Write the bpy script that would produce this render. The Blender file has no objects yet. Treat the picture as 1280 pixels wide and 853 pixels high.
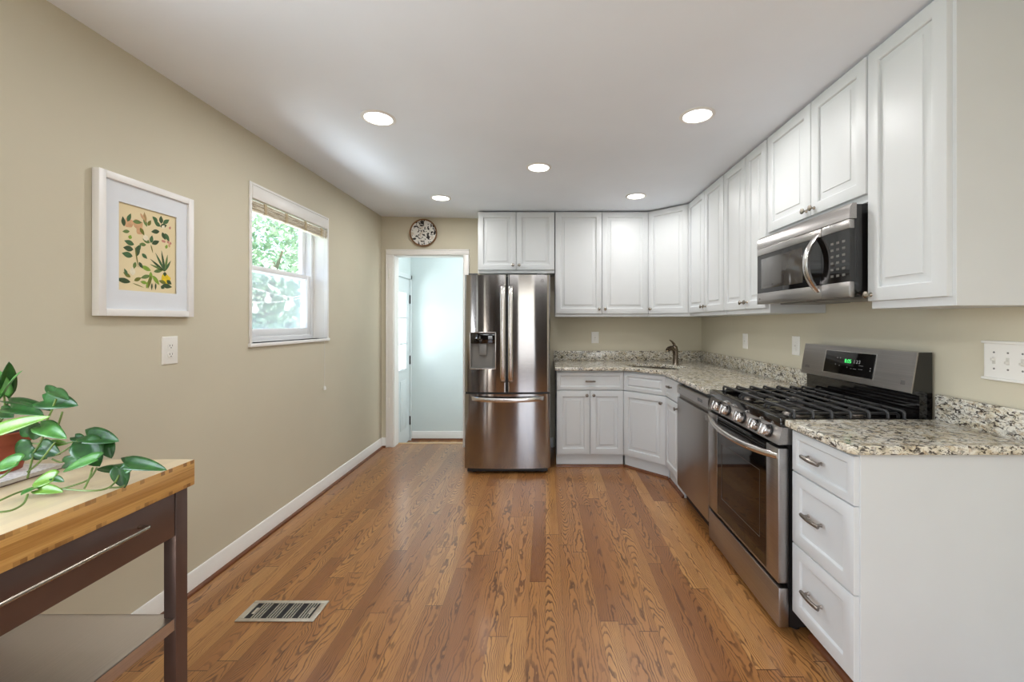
import bpy, bmesh, math, random
from mathutils import Vector, Matrix, noise
PI = math.pi
SC = bpy.context.scene
COL = SC.collection

# ------------------------------------------------------------------ camera
cam = bpy.data.cameras.new('camera')
cam.sensor_width = 36.0
cam.lens = 520.0 / 1280.0 * 36.0
cam.shift_x = -42.0 / 1280.0
cam.shift_y = -23.5 / 1280.0
cam.clip_start = 0.02
camo = bpy.data.objects.new('camera', cam)
camo.location = (0, 0, 1.32)
camo.rotation_euler = (PI / 2, 0, 0)
COL.objects.link(camo)
SC.camera = camo

# ------------------------------------------------------------------ view, world, lights
vs = SC.view_settings
vs.view_transform = 'Standard'
vs.look = 'None'
vs.gamma = 1.0
vs.use_curve_mapping = False
vs.exposure = 0.55

w = bpy.data.worlds.new('sky_world')
SC.world = w
w.use_nodes = True
wn = w.node_tree.nodes
sky = wn.new('ShaderNodeTexSky')
sky.sky_type = 'NISHITA'
sky.sun_disc = False
sky.sun_elevation = math.radians(50)
sky.sun_rotation = math.radians(120)
sky.dust_density = 4.0
w.node_tree.links.new(sky.outputs[0], wn['Background'].inputs[0])
wn['Background'].inputs[1].default_value = 0.85


def area(name, loc, rot, sx, sy, power, color, shape='RECTANGLE', spread=PI):
    l = bpy.data.lights.new(name, 'AREA')
    l.shape = shape
    l.size = sx
    if shape in ('RECTANGLE', 'ELLIPSE'):
        l.size_y = sy
    l.energy = power
    l.color = color
    l.spread = spread
    o = bpy.data.objects.new(name, l)
    o.location = loc
    o.rotation_euler = rot
    COL.objects.link(o)
    return o


# area lamps for daylight at an assumed tall glazed opening behind the camera, an added side doorway (warm stripe in the steel) and an assumed second window on the left
# behind the frame edge, the visible window (an added uplight outside, aimed at the ceiling) and the hall door
area('assumed_rear_daylight', (0.235, -3.30, 1.20), (PI / 2 + 0.5, 0, 0), 1.0, 1.9, 12, (0.86, 0.92, 1.0))  # lamp at an assumed opening behind the camera, tilted up toward the ceiling
area('side_fill', (-1.90, -1.15, 1.10), (0, -PI / 2 - 0.35, 0), 1.95, 0.85, 34, (1.0, 0.93, 0.84))  # added lamp at an invented doorway; gives the refrigerator its warm stripe
area('assumed_window_daylight', (-1.98, 0.575, 1.50), (0, -PI / 2 - 0.4, 0), 1.1, 0.55, 22, (0.84, 0.92, 1.0))  # lamp at an assumed second window out of view, tilted up
area('ceiling_uplight_fill', (-2.95, 3.0, 0.30), (0, -PI / 2 - 0.75, 0), 1.0, 2.2, 130, (0.86, 0.94, 1.0))  # added lamp low outside the window, aimed up to brighten the ceiling
area('hall_daylight', (-1.98, 4.93, 1.25), (0, -PI / 2, 0), 1.0, 0.58, 8, (0.96, 0.99, 1.0))
area('hall_right_fill', (0.25, 4.90, 1.25), (0, PI / 2, 0), 1.5, 0.5, 8, (0.97, 0.99, 1.0))  # added fill on the hall door from the right; no window there
area('hall_top_fill', (-1.0, 4.80, 2.40), (0, 0, 0), 1.0, 0.3, 3, (0.95, 0.985, 1.0))  # added fill from above in the hall, without a fixture
# added soft fill from above, behind the camera; no fixtures stand there
area('rear_fill', (-0.7, -1.1, 2.36), (0, 0, 0), 0.9, 0.9, 13, (0.93, 0.965, 1.0))
area('rear_fill', (0.8, -1.1, 2.36), (0, 0, 0), 0.9, 0.9, 13, (0.93, 0.965, 1.0))
LAMP_POWER = 4.4

# ------------------------------------------------------------------ helpers: colours and materials


def lin(c):
    c = c / 255.0
    return c / 12.92 if c <= 0.04045 else ((c + 0.055) / 1.055) ** 2.4


def rgb(r, g, b):
    return (lin(r), lin(g), lin(b), 1.0)


class NT:
    """small node graph writer"""

    def __init__(self, name):
        self.m = bpy.data.materials.new(name)
        self.m.use_nodes = True
        self.t = self.m.node_tree
        self.n = self.t.nodes
        self.b = self.n['Principled BSDF']
        self.out = self.n['Material Output']

    def link(self, a, b):
        self.t.links.new(a, b)

    def put(self, sock, v):
        if isinstance(v, bpy.types.NodeSocket):
            self.link(v, sock)
        elif v is not None:
            sock.default_value = v

    def math(self, op, a, b=None, c=None, clamp=False):
        n = self.n.new('ShaderNodeMath')
        n.operation = op
        n.use_clamp = clamp
        for i, v in enumerate((a, b, c)):
            self.put(n.inputs[i], v)
        return n.outputs[0]

    def pos(self):
        return self.n.new('ShaderNodeNewGeometry').outputs['Position']

    def obj(self):
        return self.n.new('ShaderNodeTexCoord').outputs['Object']

    def map(self, v, scale=(1, 1, 1), loc=(0, 0, 0), rot=(0, 0, 0)):
        n = self.n.new('ShaderNodeMapping')
        self.link(v, n.inputs[0])
        n.inputs['Scale'].default_value = scale
        n.inputs['Location'].default_value = loc
        n.inputs['Rotation'].default_value = rot
        return n.outputs[0]

    def noise(self, v, scale, detail=3, rough=0.55, dist=0.0):
        n = self.n.new('ShaderNodeTexNoise')
        self.link(v, n.inputs['Vector'])
        n.inputs['Scale'].default_value = scale
        n.inputs['Detail'].default_value = detail
        n.inputs['Roughness'].default_value = rough
        n.inputs['Distortion'].default_value = dist
        return n.outputs['Fac']

    def white(self, v):
        n = self.n.new('ShaderNodeTexWhiteNoise')
        n.noise_dimensions = '3D'
        self.link(v, n.inputs['Vector'])
        return n.outputs['Value'], n.outputs['Color']

    def xyz(self, v):
        n = self.n.new('ShaderNodeSeparateXYZ')
        self.link(v, n.inputs[0])
        return n.outputs

    def comb(self, x=0.0, y=0.0, z=0.0):
        n = self.n.new('ShaderNodeCombineXYZ')
        for i, v in enumerate((x, y, z)):
            self.put(n.inputs[i], v)
        return n.outputs[0]

    def ramp(self, f, stops, interp='LINEAR'):
        n = self.n.new('ShaderNodeValToRGB')
        self.link(f, n.inputs[0])
        cr = n.color_ramp
        cr.interpolation = interp
        while len(cr.elements) < len(stops):
            cr.elements.new(0.5)
        for e, (p, c) in zip(cr.elements, stops):
            e.position = p
            e.color = c
        return n.outputs[0]

    def mix(self, f, a, b, mode='MIX'):
        n = self.n.new('ShaderNodeMix')
        n.data_type = 'RGBA'
        n.blend_type = mode
        self.put(n.inputs[0], f)
        self.put(n.inputs[6], a)
        self.put(n.inputs[7], b)
        return n.outputs[2]

    def bump(self, h, strength=0.2, dist=0.002):
        n = self.n.new('ShaderNodeBump')
        n.inputs['Strength'].default_value = strength
        n.inputs['Distance'].default_value = dist
        self.link(h, n.inputs['Height'])
        self.link(n.outputs[0], self.b.inputs['Normal'])

    def set(self, **k):
        for key, v in k.items():
            self.put(self.b.inputs[key.replace('_', ' ')], v)
        return self


def simple(name, c, rough=0.5, metal=0.0, vary=0.03, scale=6.0, coat=0.0, bump=0.0, bscale=300.0, spec=0.5):
    t = NT(name)
    p = t.obj()
    f = t.noise(p, scale, 3)
    lo = tuple(max(0, x * (1 - vary)) for x in c[:3]) + (1,)
    hi = tuple(min(1, x * (1 + vary)) for x in c[:3]) + (1,)
    col = t.ramp(f, [(0.3, lo), (0.7, hi)])
    t.set(Base_Color=col, Roughness=rough, Metallic=metal)
    t.b.inputs['Coat Weight'].default_value = coat
    t.b.inputs['Specular IOR Level'].default_value = spec
    if bump:
        t.bump(t.noise(p, bscale, 2), bump, 0.001)
    return t.m


def steel(name, c, rough=0.24, axis='x', strength=0.10, spread=0.06):
    """brushed stainless: fine streaks run along one axis"""
    t = NT(name)
    s = {'x': (2, 400, 400), 'y': (400, 2, 400), 'z': (400, 400, 2)}[axis]
    f = t.noise(t.map(t.obj(), s), 1.0, 2)
    lo = tuple(x * (1 - strength) for x in c[:3]) + (1,)
    hi = tuple(min(1, x * (1 + strength)) for x in c[:3]) + (1,)
    t.set(Base_Color=t.ramp(f, [(0.3, lo), (0.7, hi)]), Metallic=1.0,
          Roughness=t.math('ADD', t.math('MULTIPLY', f, spread), rough - spread / 2))
    return t.m


def emit(name, c, s):
    t = NT(name)
    t.set(Base_Color=c, Emission_Color=c, Emission_Strength=s, Roughness=0.4)
    return t.m


def clear_glass(name, tint=(1, 1, 1, 1), refl=1.0):
    t = NT(name)
    tr = t.n.new('ShaderNodeBsdfTransparent')
    tr.inputs[0].default_value = tint
    gl = t.n.new('ShaderNodeBsdfGlossy')
    gl.inputs['Roughness'].default_value = 0.02
    lw = t.n.new('ShaderNodeLayerWeight')
    fz_ = t.math('ADD', 0.04, t.math('MULTIPLY', t.math('POWER', lw.outputs['Facing'], 5.0), 0.9))
    mx = t.n.new('ShaderNodeMixShader')
    t.link(t.math('MULTIPLY', fz_, refl), mx.inputs[0])
    t.link(tr.outputs[0], mx.inputs[1])
    t.link(gl.outputs[0], mx.inputs[2])
    t.link(mx.outputs[0], t.out.inputs['Surface'])
    return t.m


def mat_floor():
    t = NT('oak_strip_floor')
    X, Y, Z = t.xyz(t.pos())
    W = 0.080
    px = t.math('DIVIDE', X, W)
    ix = t.math('FLOOR', px)
    u = t.math('SUBTRACT', t.math('SUBTRACT', px, ix), 0.5)
    r1, _ = t.white(t.comb(ix, 3.7, 1.3))
    py = t.math('DIVIDE', t.math('ADD', Y, t.math('MULTIPLY', r1, 9.0)), t.math('ADD', t.math('MULTIPLY', r1, 0.6), 0.9))
    iy = t.math('FLOOR', py)
    v = t.math('SUBTRACT', py, iy)
    rid, rcol = t.white(t.comb(ix, iy, 7.1))
    rx, ry, rz = t.xyz(rcol)
    # board tone
    tone = t.ramp(rid, [(0.0, rgb(136, 87, 46)), (0.10, rgb(156, 104, 56)), (0.45, rgb(170, 118, 65)),
                        (0.8, rgb(182, 130, 74)), (1.0, rgb(196, 145, 87))])
    # cathedral grain: nested parabolas wobbled by noise
    off = t.math('MULTIPLY', t.math('SUBTRACT', rx, 0.5), 1.1)
    wob = t.math('SUBTRACT', t.noise(t.comb(t.math('MULTIPLY', X, 9.0), t.math('MULTIPLY', Y, 3.5), t.math('MULTIPLY', rid, 40)), 1.0, 2, 0.5), 0.5)
    wob2 = t.math('SUBTRACT', t.noise(t.comb(t.math('MULTIPLY', X, 42.0), t.math('MULTIPLY', Y, 14.0), t.math('MULTIPLY', rid, 90)), 1.0, 2, 0.5), 0.5)
    uu = t.math('ADD', t.math('ADD', u, off), t.math('MULTIPLY', wob, 1.1))
    par = t.math('MULTIPLY', t.math('MULTIPLY', uu, uu), 10.0)
    dirn = t.math('MULTIPLY', t.math('SUBTRACT', t.math('GREATER_THAN', ry, 0.5), 0.5), 2.0)
    slope = t.math('ADD', 2.0, t.math('MULTIPLY', t.math('MULTIPLY', rz, rz), 17.0))
    g = t.math('ADD', t.math('ADD', par, t.math('MULTIPLY', t.math('MULTIPLY', Y, dirn), slope)), t.math('MULTIPLY', wob2, 1.5))
    fr = t.math('FRACT', g)
    line = t.ramp(fr, [(0.0, (0.0, 0.0, 0.0, 1)), (0.08, (1, 1, 1, 1)), (0.26, (0.9, 0.9, 0.9, 1)), (0.46, (0.05, 0.05, 0.05, 1)), (1.0, (0.0, 0.0, 0.0, 1))])
    strong = t.ramp(t.noise(t.comb(t.math('MULTIPLY', X, 7.0), t.math('MULTIPLY', Y, 2.0), t.math('MULTIPLY', rid, 20)), 1.0, 2), [(0.32, (0.4, 0.4, 0.4, 1)), (0.54, (1, 1, 1, 1))])
    pores = t.noise(t.comb(t.math('MULTIPLY', X, 420.0), t.math('MULTIPLY', Y, 10.0), t.math('MULTIPLY', rid, 33)), 1.0, 3, 0.6)
    pf = t.ramp(pores, [(0.38, (1, 1, 1, 1)), (0.62, (0, 0, 0, 1))])
    lf = t.math('MULTIPLY', t.math('MULTIPLY', line, strong), t.math('ADD', t.math('MULTIPLY', pf, 0.45), 0.62), clamp=True)
    c = t.mix(t.math('MULTIPLY', lf, 0.92), tone, rgb(54, 26, 10))
    c = t.mix(t.math('MULTIPLY', pf, 0.20), c, rgb(100, 58, 28))
    cloud = t.noise(t.comb(t.math('MULTIPLY', X, 14.0), t.math('MULTIPLY', Y, 2.2), t.math('MULTIPLY', rid, 11)), 1.0, 3)
    c = t.mix(t.ramp(cloud, [(0.35, (0, 0, 0, 1)), (0.75, (0.4, 0.4, 0.4, 1))]), c, rgb(146, 94, 56))
    # joints
    eu = t.math('ABSOLUTE', u)
    jx = t.math('GREATER_THAN', eu, 0.489)
    ev = t.math('ABSOLUTE', t.math('SUBTRACT', v, 0.5))
    jy = t.math('GREATER_THAN', ev, 0.4985)
    j = t.math('MAXIMUM', t.math('MULTIPLY', jx, 0.45), t.math('MULTIPLY', jy, 0.8))
    c = t.mix(j, c, rgb(70, 38, 18))
    t.set(Base_Color=c, Roughness=t.math('ADD', 0.24, t.math('MULTIPLY', cloud, 0.16)))
    t.b.inputs['Coat Weight'].default_value = 0.35
    t.b.inputs['Coat Roughness'].default_value = 0.16
    h = t.math('SUBTRACT', t.math('MULTIPLY', lf, -0.25), j)
    t.bump(h, 0.25, 0.0008)
    return t.m


def mat_granite():
    t = NT('speckled_granite')
    p = t.pos()
    warp = t.map(p, (1.0, 1.0, 1.5))
    big = t.noise(warp, 20, 4, 0.6, 0.6)
    base = t.ramp(big, [(0.28, rgb(168, 156, 132)), (0.42, rgb(206, 197, 174)), (0.55, rgb(226, 222, 210)), (0.72, rgb(202, 200, 190))])
    tan = t.ramp(t.noise(warp, 40, 4, 0.6, 0.8), [(0.54, (0, 0, 0, 1)), (0.64, (1, 1, 1, 1))])
    c = t.mix(t.math('MULTIPLY', tan, 0.65), base, rgb(164, 138, 104))
    gry = t.ramp(t.noise(t.map(p, (1, 1, 1.6), (4, 2, 7)), 48, 4, 0.65, 0.8), [(0.53, (0, 0, 0, 1)), (0.62, (1, 1, 1, 1))])
    c = t.mix(t.math('MULTIPLY', gry, 0.75), c, rgb(126, 122, 114))
    drk = t.ramp(t.noise(t.map(p, (1, 1, 1.9), (9, 5, 1)), 44, 5, 0.64, 1.2), [(0.53, (0, 0, 0, 1)), (0.58, (1, 1, 1, 1))])
    c = t.mix(t.math('MULTIPLY', drk, 0.95), c, rgb(52, 44, 40))
    red = t.ramp(t.noise(t.map(p, (1, 1, 1.2), (1, 8, 3)), 80, 3, 0.6), [(0.64, (0, 0, 0, 1)), (0.70, (1, 1, 1, 1))])
    c = t.mix(t.math('MULTIPLY', red, 0.6), c, rgb(120, 78, 62))
    t.set(Base_Color=c, Roughness=0.16)
    t.b.inputs['Coat Weight'].default_value = 0.2
    t.b.inputs['Coat Roughness'].default_value = 0.08
    return t.m


def mat_wall(name, c, bump=0.12):
    t = NT(name)
    p = t.pos()
    f = t.noise(p, 1.4, 3)
    lo = tuple(x * 0.97 for x in c[:3]) + (1,)
    hi = tuple(min(1, x * 1.03) for x in c[:3]) + (1,)
    t.set(Base_Color=t.ramp(f, [(0.3, lo), (0.7, hi)]), Roughness=0.62)
    t.b.inputs['Specular IOR Level'].default_value = 0.3
    t.bump(t.noise(p, 190, 3), bump, 0.0012)
    return t.m


def mat_bamboo():
    t = NT('bamboo_butcher_block')
    X, Y, Z = t.xyz(t.pos())
    row = t.math('FLOOR', t.math('DIVIDE', X, 0.022))
    rowz = t.math('FLOOR', t.math('DIVIDE', t.math('SUBTRACT', Z, 0.8215), 0.0262))
    r, _ = t.white(t.comb(row, rowz, 2.0))
    st = t.noise(t.comb(t.math('MULTIPLY', X, 260), t.math('MULTIPLY', Y, 6), t.math('MULTIPLY', Z, 260)), 1.0, 3)
    c = t.ramp(t.math('ADD', t.math('MULTIPLY', r, 0.45), t.math('MULTIPLY', st, 0.55)),
               [(0.2, rgb(176, 126, 66)), (0.5, rgb(212, 164, 96)), (0.8, rgb(232, 194, 128))])
    # nodes and end blocks seen in the top and bottom edge lamella
    cell = t.math('FLOOR', t.math('DIVIDE', Y, 0.012))
    rb, _ = t.white(t.comb(cell, rowz, 9.0))
    edge = t.math('MAXIMUM', t.math('GREATER_THAN', Z, 0.8885), t.math('LESS_THAN', Z, 0.8335))
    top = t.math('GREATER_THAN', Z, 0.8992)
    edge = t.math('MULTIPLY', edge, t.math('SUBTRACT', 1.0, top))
    dk = t.math('MULTIPLY', edge, t.ramp(rb, [(0.4, (0, 0, 0, 1)), (0.9, (0.75, 0.75, 0.75, 1))]))
    c = t.mix(dk, c, rgb(126, 84, 44))
    c = t.mix(t.math('MULTIPLY', top, 0.7), c, rgb(242, 230, 200))  # reflected brightness painted in: top face paled
    t.set(Base_Color=c, Roughness=0.3)
    t.b.inputs['Coat Weight'].default_value = 0.5
    t.b.inputs['Coat Roughness'].default_value = 0.12
    return t.m


def mat_leaf(name, c1, c2):
    t = NT(name)
    p = t.obj()
    X, Y, Z = t.xyz(p)
    f = t.noise(p, 40, 3)
    c = t.ramp(f, [(0.3, c1), (0.7, c2)])
    t.set(Base_Color=c, Roughness=0.36)
    t.b.inputs['Specular IOR Level'].default_value = 0.45
    return t.m


def mat_blind():
    t = NT('woven_blind')
    X, Y, Z = t.xyz(t.pos())
    f = t.noise(t.comb(t.math('MULTIPLY', X, 30), t.math('MULTIPLY', Y, 14), t.math('MULTIPLY', Z, 420)), 1.0, 3)
    c = t.ramp(f, [(0.3, rgb(150, 132, 100)), (0.55, rgb(214, 206, 186)), (0.8, rgb(236, 232, 220))])
    t.set(Base_Color=c, Roughness=0.7)
    return t.m


def mat_plate():
    """round wall basket: cream ground with dark leaf-shaped flecks"""
    t = NT('flecked_wall_plate')
    p = t.obj()
    n = t.n.new('ShaderNodeTexVoronoi')
    n.inputs['Scale'].default_value = 33.0
    wv = t.n.new('ShaderNodeTexNoise')
    wv.inputs['Scale'].default_value = 18
    t.link(p, wv.inputs['Vector'])
    t.link(t.mix(0.12, p, wv.outputs['Color']), n.inputs['Vector'])
    c = t.ramp(n.outputs['Distance'], [(0.0, rgb(28, 24, 24)), (0.40, rgb(30, 26, 26)), (0.46, rgb(222, 220, 214)), (1.0, rgb(230, 228, 222))])
    rr, gg, bb = t.xyz(n.outputs['Color'])
    keep = t.math('GREATER_THAN', rr, 0.10)
    c = t.mix(keep, rgb(206, 196, 182), c)
    t.set(Base_Color=c, Roughness=0.45)
    return t.m


def mat_paper():
    t = NT('printed_page')
    X, Y, Z = t.xyz(t.obj())
    rows = t.math('FRACT', t.math('MULTIPLY', Y, 90))
    ln = t.math('GREATER_THAN', rows, 0.55)
    f = t.noise(t.comb(t.math('MULTIPLY', X, 60), t.math('FLOOR', t.math('MULTIPLY', Y, 90)), 0.0), 1.5, 2)
    m = t.math('MULTIPLY', ln, t.math('GREATER_THAN', f, 0.48))
    c = t.mix(t.math('MULTIPLY', m, 0.45), rgb(226, 224, 222), rgb(120, 120, 128))
    t.set(Base_Color=c, Roughness=0.4)
    return t.m


def upright_steel(name, c, rough):
    m = steel(name, c, rough, 'x', 0.04, 0.03)
    nt = m.node_tree
    b = nt.nodes['Principled BSDF']
    tg = nt.nodes.new('ShaderNodeTangent')
    tg.direction_type = 'RADIAL'
    tg.axis = 'Z'
    nt.links.new(tg.outputs[0], b.inputs['Tangent'])
    b.inputs['Anisotropic'].default_value = 0.97
    b.inputs['Anisotropic Rotation'].default_value = 0.25
    return m


M = {}
M['floor'] = mat_floor()
M['granite'] = mat_granite()
M['wall'] = mat_wall('beige_wall_paint', rgb(207, 200, 179))
M['hallwall'] = mat_wall('pale_mint_wall_paint', rgb(214, 224, 223))
M['rearwall'] = mat_wall('dark_reflection_paint', rgb(72, 68, 66))  # unseen walls, darkened to keep the refrigerator reflections dark
M['ceiling'] = mat_wall('ceiling_paint', rgb(236, 241, 249), 0.06)
M['trim'] = simple('white_trim_paint', rgb(236, 234, 230), 0.35, vary=0.01)
M['cab'] = simple('white_cabinet_lacquer', rgb(209, 212, 213), 0.4, vary=0.012, spec=0.4)
M['shoe'] = simple('brown_shoe_moulding', rgb(108, 62, 34), 0.35, vary=0.2, scale=14)
M['toe'] = simple('dark_toe_board', rgb(40, 30, 26), 0.6, vary=0.1)
M['steelx'] = steel('brushed_steel_across', rgb(172, 168, 165), 0.30, 'x')
M['steelz'] = upright_steel('brushed_steel_doors', rgb(158, 154, 151), 0.10)
M['steeldw'] = steel('brushed_steel_dishwasher', rgb(170, 166, 163), 0.34, 'z', 0.05)
M['steelbar'] = steel('polished_steel_bar', rgb(214, 210, 207), 0.22, 'x', 0.02)
M['nickel'] = simple('brushed_nickel', rgb(168, 160, 148), 0.26, 1.0, 0.05, 60)
M['dnickel'] = simple('dark_pewter', rgb(136, 129, 122), 0.3, 1.0, 0.06, 60)
M['bronze'] = simple('brushed_bronze_nickel', rgb(140, 128, 116), 0.2, 1.0, 0.06, 40)
M['blackgloss'] = simple('black_gloss_enamel', rgb(14, 12, 12), 0.1, vary=0.05, coat=0.5)
M['blackglass'] = simple('black_glass', rgb(12, 9, 8), 0.04, vary=0.02, spec=0.8)
M['greyglass'] = simple('smoked_grey_glass', rgb(62, 58, 54), 0.06, vary=0.04, spec=0.9)
M['iron'] = simple('cast_iron', rgb(50, 49, 49), 0.3, vary=0.15, scale=80, bump=0.1)
M['blackplastic'] = simple('black_plastic', rgb(22, 21, 22), 0.35, vary=0.1)
M['greyplastic'] = simple('grey_plastic', rgb(120, 118, 114), 0.4, vary=0.05)
M['keygrey'] = simple('grey_key_print', rgb(92, 90, 86), 0.5)
M['outline'] = simple('dark_bronze_outline', rgb(74, 62, 56), 0.4)
M['toggle'] = simple('off_white_toggle', rgb(214, 211, 202), 0.4, vary=0.01)
M['tape'] = simple('tan_blind_tape', rgb(186, 170, 138), 0.7, vary=0.2, scale=40)
M['fridgeside'] = simple('dark_grey_enamel', rgb(74, 76, 78), 0.4, vary=0.05)
M['plate'] = simple('white_switch_plastic', rgb(238, 236, 230), 0.35, vary=0.01)
M['slot'] = simple('dark_slot', rgb(60, 56, 50), 0.6)
M['lens'] = emit('lamp_lens', (1, 0.98, 0.94, 1), 6.0)
M['clock'] = emit('green_clock_digits', rgb(70, 220, 110), 0.9)
M['legend'] = simple('panel_legend_print', rgb(176, 176, 176), 0.5)
M['logo'] = simple('logo_print', rgb(104, 100, 98), 0.4)
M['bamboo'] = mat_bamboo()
M['darksteel'] = simple('bronzed_steel_frame', rgb(122, 104, 98), 0.32, 0.75, 0.12, 5)
M['shelfsteel'] = steel('brushed_shelf_steel', rgb(214, 208, 206), 0.38, 'y', 0.06)
M['terra'] = simple('terracotta', rgb(150, 70, 44), 0.7, vary=0.12, scale=20)
M['soil'] = simple('potting_soil', rgb(46, 34, 26), 0.9, vary=0.4, scale=60, bump=0.6, bscale=120)
M['leafA'] = mat_leaf('pothos_leaf_dark', rgb(30, 72, 34), rgb(52, 104, 46))
M['leafB'] = mat_leaf('pothos_leaf_mid', rgb(58, 118, 52), rgb(92, 152, 70))
M['leafC'] = mat_leaf('pothos_leaf_bright', rgb(92, 142, 44), rgb(128, 170, 70))
M['stem'] = simple('pothos_stem', rgb(108, 132, 66), 0.45, vary=0.25, scale=20)
M['paper'] = mat_paper()
M['pages'] = simple('page_edges', rgb(206, 198, 190), 0.7, vary=0.1, scale=90)
M['cover'] = simple('dark_magazine_cover', rgb(96, 70, 60), 0.4)
M['frame'] = simple('white_picture_frame', rgb(238, 236, 234), 0.35, vary=0.01)
M['mat'] = simple('white_mount_board', rgb(226, 230, 236), 0.8, vary=0.01)
M['print'] = simple('cream_print_paper', rgb(232, 215, 174), 0.8, vary=0.03)
for nm, c in dict(gr1=(70, 104, 64), gr2=(104, 128, 70), gr3=(60, 82, 50), olive=(112, 116, 48), lime=(132, 164, 60), peach=(212, 168, 126),
                  pink=(200, 138, 124), yel=(226, 196, 40), tan=(176, 146, 98), pale=(236, 226, 200)).items():
    M['ink_' + nm] = simple('print_ink_' + nm, rgb(*c), 0.8, vary=0.12, scale=60)
M['glass'] = clear_glass('window_glass')
M['vinyl'] = simple('white_vinyl_sash', rgb(240, 242, 245), 0.4, vary=0.01)
M['blind'] = mat_blind()
M['plateart'] = mat_plate()
M['basket'] = simple('brown_plate_rim', rgb(140, 100, 64), 0.6, vary=0.2, scale=50)
M['door'] = simple('pale_blue_door_paint', rgb(220, 228, 229), 0.4, vary=0.01)
M['hinge'] = simple('black_hinge', rgb(44, 46, 48), 0.4, 0.6)
M['vent'] = simple('steel_register', rgb(200, 194, 182), 0.35, 0.6, 0.1, 40)
M['ventdark'] = simple('dark_register_duct', rgb(26, 26, 30), 0.6, vary=0.3, scale=50)
def mat_screen():
    t = NT('insect_screen_mesh')
    tr = t.n.new('ShaderNodeBsdfTransparent')
    mx = t.n.new('ShaderNodeMixShader')
    t.set(Base_Color=rgb(206, 214, 220), Roughness=0.8)
    mx.inputs[0].default_value = 0.38
    t.link(tr.outputs[0], mx.inputs[1])
    t.link(t.b.outputs[0], mx.inputs[2])
    t.link(mx.outputs[0], t.out.inputs['Surface'])
    return t.m


M['screen'] = mat_screen()
M['lawn'] = simple('lawn', rgb(110, 140, 86), 0.9, vary=0.3, scale=3)
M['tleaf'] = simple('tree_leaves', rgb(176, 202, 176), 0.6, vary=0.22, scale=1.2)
M['bark'] = simple('tree_bark', rgb(132, 120, 104), 0.9, vary=0.3, scale=8)
M['bulb'] = simple('pale_bulb_glass', rgb(244, 244, 238), 0.15, vary=0.02)
M['wire'] = simple('white_cord', rgb(232, 232, 228), 0.5, vary=0.03)
M['thresh'] = simple('light_oak_threshold', rgb(202, 176, 138), 0.4, vary=0.1, scale=12)

# ------------------------------------------------------------------ helpers: geometry


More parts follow.
